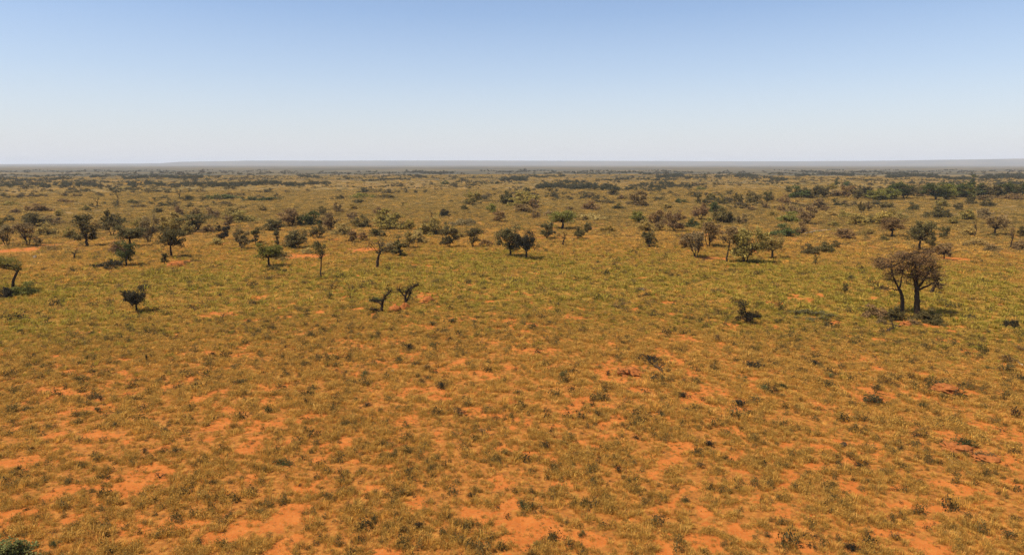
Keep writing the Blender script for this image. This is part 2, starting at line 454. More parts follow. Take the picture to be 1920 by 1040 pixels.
def scatter_object(name, x, y, rot, sx, sz, idx, coll, label, cat, sink=0.0):
    pts = np.stack([x, y, height(x, y) - sink], -1)
    me = bpy.data.meshes.new(name)
    me.vertices.add(len(pts)); me.vertices.foreach_set('co', np.ascontiguousarray(pts, np.float32).ravel())
    R = np.zeros((len(x), 3), np.float32); R[:, 2] = rot
    S = np.stack([sx, sx, sz], -1).astype(np.float32)
    a = me.attributes.new('rot', 'FLOAT_VECTOR', 'POINT'); a.data.foreach_set('vector', R.ravel())
    a = me.attributes.new('scl', 'FLOAT_VECTOR', 'POINT'); a.data.foreach_set('vector', S.ravel())
    a = me.attributes.new('idx', 'INT', 'POINT'); a.data.foreach_set('value', idx.astype(np.int32))
    o = bpy.data.objects.new(name, me); COL.objects.link(o)
    ng = bpy.data.node_groups.new(name, 'GeometryNodeTree')
    ng.interface.new_socket('Geometry', in_out='INPUT', socket_type='NodeSocketGeometry')
    ng.interface.new_socket('Geometry', in_out='OUTPUT', socket_type='NodeSocketGeometry')
    N, L = ng.nodes, ng.links
    gi, go = N.new('NodeGroupInput'), N.new('NodeGroupOutput')
    ci = N.new('GeometryNodeCollectionInfo'); ci.inputs['Collection'].default_value = coll
    ci.inputs['Separate Children'].default_value = True; ci.inputs['Reset Children'].default_value = True
    ip = N.new('GeometryNodeInstanceOnPoints'); ip.inputs['Pick Instance'].default_value = True
    def na(nm, t):
        n = N.new('GeometryNodeInputNamedAttribute'); n.data_type = t; n.inputs['Name'].default_value = nm
        return next(s for s in n.outputs if s.enabled and s.name == 'Attribute')
    e2r = N.new('FunctionNodeEulerToRotation')
    L.new(na('rot', 'FLOAT_VECTOR'), e2r.inputs[0])
    L.new(gi.outputs[0], ip.inputs['Points']); L.new(ci.outputs[0], ip.inputs['Instance'])
    L.new(na('idx', 'INT'), ip.inputs['Instance Index']); L.new(e2r.outputs[0], ip.inputs['Rotation'])
    L.new(na('scl', 'FLOAT_VECTOR'), ip.inputs['Scale']); L.new(ip.outputs[0], go.inputs[0])
    md = o.modifiers.new('scatter', 'NODES'); md.node_group = ng
    o['kind'] = 'stuff'; o['label'] = label; o['category'] = cat
    return o

def fan(r0, r1, dens, half=48):
    h = math.radians(half)
    n = int(h * (r1 * r1 - r0 * r0) * dens)
    r = np.sqrt(rng.uniform(r0 * r0, r1 * r1, n)); a = rng.uniform(-h, h, n)
    return r * np.sin(a), r * np.cos(a)

def grass():
    X, Y, S, Z, I = [], [], [], [], []
    for r0, r1, dens, sc in ((9, 45, 26.0, .44), (45, 80, 15.0, .60), (80, 150, 5.5, .95), (150, 260, 1.4, 1.8), (260, 460, .45, 2.8), (460, 1100, .05, 5.0)):
        x, y = fan(r0, r1, dens)
        r = np.hypot(x, y)
        b = bare(x, y); gr = green(x, y)
        cl = .6 * fbm(x / .7, y / .7, 141, 2) + .4 * fbm(x / 2.6, y / 2.6, 147, 2)
        keep = (rng.uniform(0, 1, len(x)) > b * (.68 + .16 * smooth(70, 110, r))) & ((cl > .485 - .13 * smooth(40, 75, r)) | (rng.uniform(0, 1, len(x)) < .25 + .3 * smooth(45, 75, r)))
        x, y, r, b, gr, cl = (v[keep] for v in (x, y, r, b, gr, cl))
        n = len(x); u = rng.uniform(0, 1, n); k = rng.integers(0, 4, n)
        idx = k.copy()
        p_olive = np.clip(.66 + .2 * smooth(55, 80, r) + .3 * smooth(140, 240, r), 0, .95)
        p_green = .75 * gr
        p_scrub = .045 + .05 * (fbm(x / 9, y / 9, 151, 2) > .55) + .10 * smooth(120, 200, r)
        c1 = p_scrub; c2 = c1 + p_green; c3 = c2 + p_olive * (1 - p_green) * .55; c4 = c3 + p_olive * (1 - p_green) * .45
        idx = np.where(u < c4, 16 + k, idx); idx = np.where(u < c3, 4 + k, idx)
        idx = np.where(u < c2, 8 + k, idx); idx = np.where(u < c1, 12 + k, idx)
        far_u = rng.uniform(0, 1, n) < .68 * smooth(120, 230, r)
        idx = np.where(far_u & (idx < 12), 26 + k, np.where(far_u & (idx >= 16), 26 + k, idx))
        dk = rng.uniform(0, 1, n) < .011 * (1 + 3 * b) * (.4 + 1.6 * (fbm(x / 5, y / 5, 161, 2) > .5)) * (1 - smooth(90, 160, r))
        idx = np.where(dk, 30 + k, idx)
        if r0 >= 80:
            k3 = k % 3
            idx = np.where(idx < 4, 20 + k3, idx); idx = np.where((idx >= 8) & (idx < 12), 23 + k3, idx)
        s = sc * rng.lognormal(0, .28, n) * (.75 + .5 * cl) * (1 - .5 * b) * np.where(dk, 1.25, 1)
        X.append(x); Y.append(y); S.append(s); I.append(idx)
        Z.append(s / sc ** .8 * rng.uniform(.75, 1.25, n))
    # small seedlings and dry stubs, on bare soil too
    x, y = fan(9, 75, 15.0); r = np.hypot(x, y); n = len(x)
    keep = rng.uniform(0, 1, n) < .35 + .65 * smooth(.42, .6, fbm(x / .6, y / .6, 171, 3))
    x, y = x[keep], y[keep]; n = len(x); k = rng.integers(0, 4, n); u = rng.uniform(0, 1, n)
    s = .24 * rng.lognormal(0, .35, n) * (.8 + .5 * smooth(30, 70, np.hypot(x, y)))
    X.append(x); Y.append(y); S.append(s); Z.append(s * 1.1); I.append(np.where(u < .35, k, np.where(u < .75, 16 + k, np.where(u < .93, 26 + k, 30 + k))))
    x, y, s, z, i = (np.concatenate(v) for v in (X, Y, S, Z, I))
    scatter_object('grass', x, y, rng.uniform(0, 6.283, len(x)), s, z, i, TUFTS,
                   'dry golden and olive grass tufts with dwarf scrub covering the red plain', 'grass', .02)
grass()

# ------------------------------------------------------------------ trees and bushes
def curve(p0, p1, p2, n, rg, wob):
    t = np.linspace(0, 1, n)[:, None]
    P = (1 - t) ** 2 * p0 + 2 * t * (1 - t) * p1 + t * t * p2
    W = rg.normal(0, wob, (n, 3)); W[0] = 0; W[-1] = 0
    return P + W

def clump_centres(kind, n, rg, lo):
    """centres in a unit crown (x,y in -1..1 of the half width, z 0..1 of the height) and their radius"""
    out = []
    while len(out) < n:
        x, y, z = rg.uniform(-1, 1), rg.uniform(-1, 1), rg.uniform(0, 1)
        if kind == 'round': ok = x * x + y * y + ((z - .5) * 2) ** 2 < 1
        elif kind == 'umbrella': ok = x * x + y * y < 1 and z > .25 + .25 * (1 - x * x - y * y) - .3 and z < 1 - .3 * (x * x + y * y)
        elif kind == 'cone': ok = math.hypot(x, y) < (1 - z) * .95 + .12
        elif kind == 'vase': ok = math.hypot(x, y) < .25 + .75 * z and z < 1 - .2 * (x * x + y * y)
        elif kind == 'dome': ok = x * x + y * y + z * z < 1
        else: ok = x * x + y * y < 1
        if ok: out.append((x, y, lo + (1 - lo) * z))
    return np.array(out)

def grow(kind, H, W, lo, fork, stems, n_cl, n_leaf, leaf, rg, trunk_r, lean=(0, 0), cl_r=.24, bare_twigs=3, flat=.75, offset=(0, 0), wob=.03, stem_spread=.1):
    """returns (wood Geo, leaf Geo)"""
    wd, lf = Geo(), Geo()
    C = clump_centres(kind, n_cl, rg, lo) * np.array([W / 2 * (1 - cl_r * .8), W / 2 * (1 - cl_r * .8), H * (1 - cl_r * .35)])
    C[:, 0] += offset[0] * W; C[:, 1] += offset[1] * W
    forks = []
    for s in range(stems):
        a = rg.uniform(0, 6.283) if stems > 2 else s * math.pi + .3
        sp = stem_spread * W if stems > 1 else 0
        b = np.array([math.cos(a) * sp * .35, math.sin(a) * sp * .35, -.12])
        f = np.array([math.cos(a) * sp * 1.3 + lean[0] * H, math.sin(a) * sp * 1.3 + lean[1] * H, H * fork * rg.uniform(.85, 1.15)])
        P = curve(b, b * .6 + f * .3 + np.array([0, 0, f[2] * .15]), f, 7, rg, wob * H * .25)
        r = trunk_r * np.linspace(1.25, .68, 7); r[0] *= 1.35
        wd.tube(P, r / (stems ** .5), 7)
        forks.append(f)
    for c in C:
        f = min(forks, key=lambda q: np.linalg.norm(q[:2] - c[:2]) + rg.uniform(0, .3))
        if c[2] < f[2] * .9: f = f * np.array([.6, .6, .6])
        m = f * .5 + c * .5 + np.array([0, 0, -.04 * H]) + rg.normal(0, .03 * H, 3)
        n = 6
        P = curve(f, m, c, n, rg, wob * H * .3)
        wd.tube(P, np.linspace(trunk_r * .42 / stems ** .3, trunk_r * .10, n), 5)
        R = cl_r * W * rg.uniform(.7, 1.25)
        for _ in range(bare_twigs):
            d = rg.normal(size=3); d[2] = abs(d[2]) * .8; d /= np.linalg.norm(d)
            e = c + d * R * rg.uniform(.6, 1.15) * np.array([1, 1, flat])
            wd.tube(curve(P[-2], (c + e) / 2 + rg.normal(0, .1 * R, 3), e, 4, rg, .04 * R), np.linspace(trunk_r * .12, trunk_r * .04, 4), 4)
        k = int(n_leaf / n_cl * rg.uniform(.6, 1.4))
        if k:
            d = rg.normal(size=(k, 3)); d /= np.linalg.norm(d, axis=1)[:, None]
            d *= (rg.uniform(0, 1, k) ** .45 * R)[:, None]
            # sub-clumps inside the clump keep gaps open
            sub = rg.normal(size=(6, 3)) * R * .5
            d = d * .55 + sub[rg.integers(0, 6, k)] * .75
            d[:, 2] *= flat
            q = c + d
            lf.leaves(q[q[:, 2] > .02], leaf, rg, .55)
    return wd, lf

PROTO = {}
def normalise(wd, lf):
    V = np.concatenate(lf.v + wd.v) if lf.v else np.concatenate(wd.v)
    lo, hi = np.percentile(V[:, 2], 98.5), 0
    w = max(np.percentile(np.abs(V[:, 0]), 96), np.percentile(np.abs(V[:, 1]), 96)) * 2
    k = np.array([1 / w, 1 / w, 1 / lo])
    wd.v = [v * k for v in wd.v]; lf.v = [v * k for v in lf.v]

def proto(key, count, **kw):
    PROTO[key] = []
    for i in range(count):
        r = np.random.default_rng(abs(hash_key(key)) + i * 13)
        wd, lf = grow(rg=r, **kw)
        normalise(wd, lf)
        PROTO[key].append((wd.mesh('trunk', BARK, True), lf.mesh('crown', LEAF) if lf.v else None))
def hash_key(k): return sum(ord(c) * (i + 7) for i, c in enumerate(k))

proto('round', 4, kind='round', H=5, W=4.6, lo=.24, fork=.26, stems=1, n_cl=20, n_leaf=4200, leaf=.24, trunk_r=.17, cl_r=.2)
proto('umbrella', 3, kind='umbrella', H=4.6, W=5, lo=.40, fork=.32, stems=1, n_cl=20, n_leaf=4200, leaf=.23, trunk_r=.2, cl_r=.19, flat=.7)
proto('bushy', 4, kind='round', H=4, W=4, lo=.14, fork=.2, stems=3, n_cl=18, n_leaf=3800, leaf=.23, trunk_r=.13, cl_r=.2)
proto('dome', 5, kind='dome', H=2.6, W=4, lo=.06, fork=.1, stems=3, n_cl=20, n_leaf=3400, leaf=.22, trunk_r=.09, cl_r=.18, bare_twigs=2)
proto('snag', 4, kind='vase', H=4.6, W=2.6, lo=.4, fork=.4, stems=1, n_cl=7, n_leaf=160, leaf=.16, trunk_r=.13, cl_r=.22, bare_twigs=5, lean=(.08, 0))
proto('column', 3, kind='tall', H=5, W=2, lo=.1, fork=.25, stems=1, n_cl=15, n_leaf=2600, leaf=.21, trunk_r=.13, cl_r=.3)
proto('cone', 3, kind='cone', H=6, W=3, lo=.1, fork=.3, stems=1, n_cl=18, n_leaf=2600, leaf=.22, trunk_r=.14, cl_r=.2)
proto('vase', 4, kind='vase', H=4.4, W=4, lo=.25, fork=.18, stems=3, n_cl=16, n_leaf=2600, leaf=.2, trunk_r=.13, cl_r=.2, bare_twigs=5, stem_spread=.06)
proto('thin', 3, kind='round', H=5.2, W=2.4, lo=.45, fork=.5, stems=1, n_cl=9, n_leaf=900, leaf=.19, trunk_r=.10, cl_r=.24, bare_twigs=5, lean=(.05, 0))
proto('low', 4, kind='dome', H=1.3, W=4, lo=.05, fork=.12, stems=4, n_cl=16, n_leaf=2200, leaf=.19, trunk_r=.06, cl_r=.14, bare_twigs=2, stem_spread=.4)

COLR = {  # leaf colours
 'olive': (0.324, 0.233, 0.057), 'dark': (0.143, 0.112, 0.036), 'green': (0.203, 0.183, 0.035), 'brown': (0.251, 0.155, 0.061),
 'grey': (0.276, 0.194, 0.078), 'pale': (0.405, 0.284, 0.088), 'black': (0.052, 0.044, 0.023), 'yellow': (0.257, 0.209, 0.041), 'dgreen': (0.101, 0.109, 0.030), 'blue': (.150, .155, .050)}
WORD = {'olive': 'olive', 'dark': 'dark', 'green': 'green', 'brown': 'brown', 'grey': 'grey-brown', 'pale': 'pale olive', 'black': 'blackish',
        'yellow': 'yellow-green', 'dgreen': 'dark green', 'blue': 'grey-green'}
KIND = {'round': ('tree', 'round-crowned tree'), 'umbrella': ('tree', 'flat-topped tree'), 'bushy': ('bush', 'tall bush'), 'dome': ('bush', 'rounded bush'),
        'snag': ('dead_tree', 'nearly bare tree'), 'column': ('tree', 'narrow upright tree'), 'cone': ('tree', 'pointed tree'),
        'vase': ('bush', 'bush flaring upward'), 'thin': ('tree', 'thin sparse tree'), 'low': ('bush', 'low spreading bush')}

# pixel x of the base, pixel y of the base, width px, height px, type, colour, label (None: described by its neighbours), short name as a landmark
PLANTS = [
 # ---- left quarter
 (13,462,32,37,'vase','grey',None,None), (52,461,36,40,'vase','brown',"dark two-lobed bush standing just behind the orange clearing",'the two-lobed bush'),
 (70,457,13,13,'dome','brown',None,None), (62,426,46,24,'dome','dark',None,None), (103,420,36,14,'dome','brown',None,None), (19,415,18,10,'dome','dark',None,None),
 (4,427,14,17,'dome','olive',None,None), (163,462,32,54,'column','dark',"tall shaggy dark tree with a short trunk, tallest in its group",'the tall shaggy tree'),
 (135,445,24,17,'dome','olive',None,None), (211,442,28,42,'bushy','dark',None,None), (231,418,18,11,'dome','dark',None,None),
 (244,463,40,36,'umbrella','dark',"dark mushroom-shaped tree with a thick stem",'the mushroom-shaped tree'),
 (280,455,28,45,'bushy','grey',None,None), (315,432,46,29,'dome','olive',None,None), (322,442,28,26,'bushy','olive',None,None),
 (321,482,36,52,'umbrella','dark',"dark tree with a stout black trunk beside a small orange mound",'the stout black tree'),
 (366,434,46,30,'vase','dark',None,None), (398,410,24,18,'dome','brown',None,None), (419,451,18,27,'bushy','black',None,None), (428,425,15,20,'bushy','brown',None,None),
 (455,467,24,35,'bushy','grey',None,None), (480,460,15,30,'column','dark',None,None),
 (237,498,27,42,'round','dgreen',"dark green tree on a thick black trunk amid low scrub",'the thick-trunked green tree'), (221,473,24,19,'dome','brown',None,None),
 (208,501,48,11,'low','black',None,None), (138,485,22,20,'snag','grey',None,None), (309,496,11,20,'column','dark',None,None),
 (72,397,40,14,'dome','brown',None,None), (181,388,12,17,'snag','dark',None,None), (221,384,8,27,'snag','dark',"thin bare snag standing upright on the far tan grass",'the upright snag'),
 (335,374,12,17,'snag','dark',None,None), (353,376,25,9,'dome','dark',None,None), (308,373,15,6,'dome','dark',None,None), (411,374,56,8,'low','dgreen',None,None),
 (470,376,21,7,'low','dgreen',None,None), (252,381,32,6,'low','dark',None,None), (143,369,14,5,'low','brown',None,None), (334,403,14,15,'dome','brown',None,None),
 (368,402,15,12,'dome','brown',None,None), (297,400,15,10,'dome','dark',None,None), (435,402,24,12,'dome','olive',None,None), (450,415,52,18,'dome','olive',None,None),
 (387,436,22,13,'dome','brown',None,None), (350,440,24,22,'dome','pale',None,None), (100,470,20,10,'low','pale',None,None), (405,460,20,12,'dome','pale',None,None),
 (180,430,26,18,'dome','pale',None,None), (265,425,24,16,'dome','olive',None,None), (88,440,30,20,'dome','pale',None,None), (30,400,22,8,'low','brown',None,None),
 (110,405,16,10,'dome','olive',None,None), (160,395,22,9,'low','olive',None,None), (120,380,24,7,'low','brown',None,None), (20,385,26,7,'low','olive',None,None),
 # ---- second quarter
 (545,424,38,30,'bushy','brown',None,None), (583,422,40,23,'dome','dgreen',"dense dark green bush beside a brown twiggy one",'the dense green bush'),
 (513,433,32,20,'dome','dark',None,None), (604,402,16,14,'dome','dark',None,None), (635,398,18,16,'dome','brown',None,None), (618,432,23,30,'bushy','brown',None,None),
 (710,405,16,15,'dome','brown',"small ball-like brown bush standing apart on the tan grass",'the ball-like brown bush'), (661,412,19,13,'dome','brown',None,None), (680,426,30,22,'dome','dark',None,None),
 (735,428,58,31,'dome','olive',"broad olive thicket-like bush, widest in its row",'the broad olive bush'), (767,431,22,17,'dome','olive',None,None),
 (836,406,21,12,'dome','black',"compact blackish bush standing alone on pale grass",'the compact blackish bush'), (808,408,9,14,'snag','brown',None,None),
 (815,440,50,30,'dome','olive',None,None), (841,464,30,37,'bushy','dark',"dark bush with trailing branches below a wide olive one",'the trailing dark bush'),
 (888,464,32,34,'vase','dark',"dark cup-shaped bush at the end of a low dark ridge line",'the cup-shaped bush'),
 (935,416,20,19,'bushy','brown',None,None), (923,398,18,14,'dome','green',None,None), (885,384,28,22,'bushy','olive',None,None), (950,384,26,23,'dome','dark',None,None),
 (870,394,16,9,'dome','dark',None,None), (504,500,38,40,'umbrella','green',"olive green tree with a slim dark trunk in short grass",'the olive green tree'),
 (521,462,13,30,'column','dark',None,None), (551,465,38,29,'dome','dark',None,None), (596,446,24,23,'bushy','dark',None,None),
 (601,522,26,65,'thin','dark',"tall thin spindly tree with sparse twigs and a pole-like trunk",'the spindly pole tree'),
 (661,455,15,21,'bushy','brown',None,None), (680,452,14,15,'bushy','brown',None,None), (704,443,32,13,'dome','dark',None,None),
 (706,502,28,52,'snag','black',"blackened leaning dead tree with ragged top",'the blackened leaning tree'),
 (750,480,24,33,'cone','dark',"dark cone-shaped leafless bush",'the cone-shaped bush'), (726,474,28,19,'bushy','grey',None,None), (765,465,25,28,'bushy','pale',None,None),
 (528,487,28,19,'dome','pale',None,None), (515,507,20,8,'low','dark',None,None), (533,511,13,6,'low','dark',None,None), (681,371,38,8,'low','green',None,None),
 (673,381,18,7,'dome','dark',None,None), (722,372,30,7,'low','dark',None,None), (503,376,50,6,'low','dgreen',None,None), (836,346,14,7,'dome','dgreen',None,None),
 (636,374,24,7,'low','dark',None,None), (872,423,46,11,'low','grey',None,None), (912,460,22,10,'low','brown',None,None), (640,440,30,18,'dome','pale',None,None),
 (570,445,26,16,'dome','pale',None,None), (785,455,26,20,'dome','pale',None,None), (860,445,20,12,'dome','olive',None,None), (545,400,24,10,'dome','olive',None,None),
 (490,396,18,10,'dome','olive',None,None), (662,392,14,10,'dome','olive',None,None), (754,386,10,7,'snag','dark',None,None), (575,475,20,10,'dome','pale',None,None),
 # ---- third quarter
 (957,480,40,50,'round','dark',"dark tree of the touching pair, the taller one",'the taller dark pair tree'), (987,486,34,46,'umbrella','black',"blackish tree of the touching pair, the shorter one with black trunk",'the shorter dark pair tree'),
 (1055,430,50,32,'umbrella','green',"wide bright olive tree with dome crown over twiggy stems",'the wide bright olive tree'), (1027,448,24,29,'bushy','dark',None,None),
 (1054,461,18,27,'snag','dark',None,None), (1086,448,19,18,'bushy','dark',None,None), (1101,438,16,19,'bushy','dark',None,None),
 (985,386,52,24,'dome','olive',None,None), (1002,395,15,20,'bushy','brown',None,None), (988,363,12,11,'dome','dark',None,None), (981,398,30,14,'dome','brown',None,None), (1003,409,15,14,'dome','brown',None,None),
 (1150,366,11,14,'cone','dark',"small dark pointed tree at the edge of the far dark woods",'the small dark pointed tree'),
 (1198,386,30,25,'dome','brown',"ragged dark brown bush standing alone on far tan grass",'the ragged dark brown bush'), (1107,393,26,15,'dome','brown',None,None), (1160,392,23,10,'dome','dark',None,None),
 (1164,374,10,8,'dome','brown',None,None), (1197,417,27,19,'dome','green',"neat rounded olive bush with one shaded side, beside a browner one",'the neat olive bush'),
 (1233,420,28,23,'dome','brown',None,None), (1234,433,14,15,'bushy','brown',None,None), (1211,433,28,17,'dome','olive',None,None), (1265,434,31,33,'bushy','brown',None,None),
 (1296,427,24,16,'dome','dgreen',None,None), (1321,430,28,20,'dome','olive',None,None), (1313,412,25,27,'bushy','brown',None,None), (1339,398,24,17,'dome','dgreen',None,None),
 (1355,418,42,26,'dome','dark',None,None), (1388,420,25,17,'dome','grey',None,None), (1328,463,36,43,'vase','brown',"brown-grey tree narrowing to a dark base",'the narrowing brown tree'),
 (1304,484,34,45,'vase','grey',"grey twiggy tree shaped like an upturned cone",'the upturned-cone tree'), (1362,492,30,60,'thin','brown',"thin brown tree with one straight stem",'the straight thin brown tree'),
 (1398,492,54,57,'bushy','olive',"big leafy green tree on two short black trunks",'the big leafy green tree'), (1448,485,38,40,'umbrella','olive',"olive tree with a thick black stem and a dark shadow strip",'the thick-stemmed olive tree'),
 (1218,464,27,28,'round','dark',"little dark-stemmed tree alone in short grass",'the little dark-stemmed tree'), (1308,382,11,17,'column','dark',None,None), (1332,376,18,12,'dome','dark',None,None), (1353,382,19,15,'dome','dark',None,None),
 (1382,382,13,18,'bushy','dark',None,None), (1391,381,6,14,'cone','black',None,None), (1411,380,26,17,'dome','dark',None,None), (1276,380,20,7,'low','dgreen',None,None), (1409,395,18,7,'dome','brown',None,None),
 (1436,391,11,10,'dome','brown',None,None), (1439,380,14,20,'bushy','dark',None,None), (1312,356,16,6,'dome','green',None,None), (1292,353,5,7,'cone','dgreen',None,None),
 (1284,465,20,24,'dome','brown',None,None), (1110,412,50,10,'low','pale',None,None), (1250,392,22,9,'dome','olive',None,None), (1137,516,10,11,'dome','dark',"small dark tuft-like bush alone in bright green grass",'the lone tuft bush'),
 (1400,450,20,14,'dome','pale',None,None), (1370,440,24,14,'dome','grey',None,None), (1140,435,30,10,'low','olive',None,None), (1030,405,24,8,'low','grey',None,None), (1068,395,14,8,'dome','grey',None,None),
 # ---- right quarter
 (1498,371,24,17,'dome','dgreen',None,None), (1515,371,20,15,'dome','dark',None,None), (1532,371,16,18,'bushy','dark',None,None), (1546,370,13,16,'bushy','dark',None,None), (1568,368,24,9,'dome','brown',None,None),
 (1588,371,19,20,'bushy','brown',None,None), (1569,352,11,14,'cone','dgreen',"dark pointed tree rising behind the far tree belt",'the pointed tree behind the belt'), (1558,355,18,10,'dome','olive',None,None),
 (1591,349,24,8,'low','dgreen',None,None), (1478,361,12,11,'dome','dark',"single round dark bush in front of the far plain",'the single round dark bush'), (1609,374,14,15,'bushy','dark',None,None), (1624,372,19,17,'dome','black',None,None),
 (1642,375,22,14,'dome','green',None,None), (1660,374,24,16,'dome','green',None,None), (1680,373,20,24,'bushy','dgreen',None,None), (1697,372,20,20,'bushy','dark',None,None), (1716,368,18,15,'bushy','dark',None,None), (1735,367,18,15,'dome','brown',None,None),
 (1754,375,24,25,'round','dgreen',"dense dark green tree in the middle of the far belt",'the dense belt tree'), (1772,374,18,22,'bushy','green',None,None), (1781,371,13,13,'dome','yellow',"small yellow-green bush glowing in front of the dark tree belt",'the yellow-green bush'),
 (1796,371,22,22,'bushy','dgreen',None,None), (1810,371,18,18,'dome','green',None,None), (1819,367,9,30,'cone','dgreen',"tall slim spire-like tree sticking up above the belt",'the spire-like tree'),
 (1838,370,18,20,'cone','dgreen',None,None), (1852,370,18,18,'bushy','dark',None,None), (1868,370,16,14,'bushy','dark',None,None), (1886,368,16,20,'bushy','dgreen',None,None), (1902,368,18,18,'bushy','dark',None,None), (1916,368,12,18,'bushy','dgreen',None,None),
 (1822,382,18,15,'dome','dark',None,None), (1853,387,23,13,'dome','dark',None,None), (1901,374,20,9,'dome','brown',None,None), (1845,376,18,8,'dome','brown',None,None),
 (1472,381,18,15,'dome','brown',None,None), (1445,377,14,14,'dome','brown',None,None), (1537,391,25,17,'bushy','brown',None,None), (1466,396,14,13,'dome','brown',None,None), (1484,400,22,14,'dome','brown',None,None),
 (1512,420,27,31,'bushy','brown',"tall purplish-brown twiggy bush beside paler scrub",'the purplish-brown bush'), (1478,416,30,17,'dome','green',None,None), (1449,405,15,8,'dome','olive',None,None),
 (1469,443,40,20,'dome','dgreen',"bright-edged dark green bush, wide and low",'the wide dark green bush'), (1502,438,25,19,'dome','brown',None,None), (1583,448,28,17,'dome','brown',"rounded brown bush at the end of a pale fallen trunk",'the rounded brown bush'),
 (1583,408,19,12,'dome','olive',None,None), (1607,421,34,18,'dome','olive',None,None), (1631,420,17,15,'dome','dark',None,None), (1655,420,40,20,'dome','olive',None,None), (1672,402,14,10,'dome','olive',None,None),
 (1614,400,11,20,'bushy','dark',None,None), (1627,396,12,16,'bushy','brown',None,None), (1658,390,34,9,'low','dark',None,None), (1712,394,15,13,'dome','dark',None,None), (1757,408,42,21,'dome','dark',None,None), (1767,388,22,15,'dome','olive',None,None),
 (1797,394,15,12,'dome','dark',None,None), (1808,412,29,17,'dome','olive',None,None), (1843,410,26,18,'dome','grey',None,None), (1865,441,35,34,'umbrella','brown',"tidy brown mushroom-shaped tree with a slim crooked stem",'the brown mushroom tree'),
 (1672,444,38,33,'umbrella','brown',"spreading brown tree with dark forked stem behind grass",'the spreading brown tree'), (1723,470,48,49,'umbrella','dark',"dense dark tree right behind the big twin-trunked one",'the dense dark tree'),
 (1769,448,15,22,'bushy','dark',None,None), (1745,466,15,25,'bushy','dark',None,None), (1770,487,27,29,'round','brown',"small brown-topped tree with a bent black stem beside red soil",'the bent-stemmed small tree'),
 (1827,445,11,33,'snag','dark',"leaning dark pole-like snag in olive scrub",'the leaning pole snag'), (1893,467,16,40,'snag','brown',None,None), (1916,444,14,18,'bushy','dark',None,None), (1914,468,27,17,'dome','brown',None,None),
 (1520,476,26,17,'dome','dark',None,None), (1545,472,27,19,'dome','dark',None,None), (1567,464,15,12,'dome','dark',None,None), (1528,496,9,17,'cone','dark',"tiny dark upright tree in open yellow grass",'the tiny upright tree'),
 (1565,425,20,9,'dome','olive',None,None), (1690,412,18,12,'dome','pale',None,None), (1740,430,26,14,'dome','pale',None,None), (1810,440,28,14,'dome','pale',None,None), (1880,420,24,12,'dome','pale',None,None), (1560,405,18,9,'dome','pale',None,None),
 (1625,440,26,10,'low','olive',None,None), (1655,450,18,8,'dome','dark',None,None), (1785,420,18,12,'dome','olive',None,None), (1545,395,16,9,'dome','brown',None,None), (1830,460,30,12,'dome','pale',None,None), (1860,470,24,12,'dome','grey',None,None),
 # ---- nearer single plants
 (257,586,34,42,'umbrella','black',"small lone tree with dark round crown, nearest tree in the open grass",'the small lone tree'),
 (46,553,36,22,'dome','green',"leafy green bush leaning out beside the leaning tree's shadow",'the leafy green bush'), (10,556,44,16,'low','black',None,None),
 (706,566,22,9,'dome','blue',"small blue-green bush at the foot of the bare forked tree",'the blue-green bush'),
 (1674,600,36,22,'dome','dark',"dark skirting bush around the thinner of the twin trunks",'the dark skirting bush'), (1737,602,40,20,'dome','dark',None,None), (1758,609,26,11,'dome','dark',None,None), (1655,606,26,10,'low','brown',None,None), (1712,608,22,9,'dome','brown',None,None),
 (1640,594,34,20,'dome','brown',None,None),
 (1520,592,80,7,'low','dark',None,None), (1745,548,36,30,'snag','grey',None,None), (1584,550,9,19,'bushy','dark',None,None), (1595,524,12,8,'dome','dark',None,None),
 (1896,614,30,14,'low','black',"ragged black low scrub in grass at the right edge of the photo",'the ragged black scrub'),
 (10,1054,70,42,'dome','blue',"large grey-green bush cut by the bottom left corner",'the corner bush'),
]
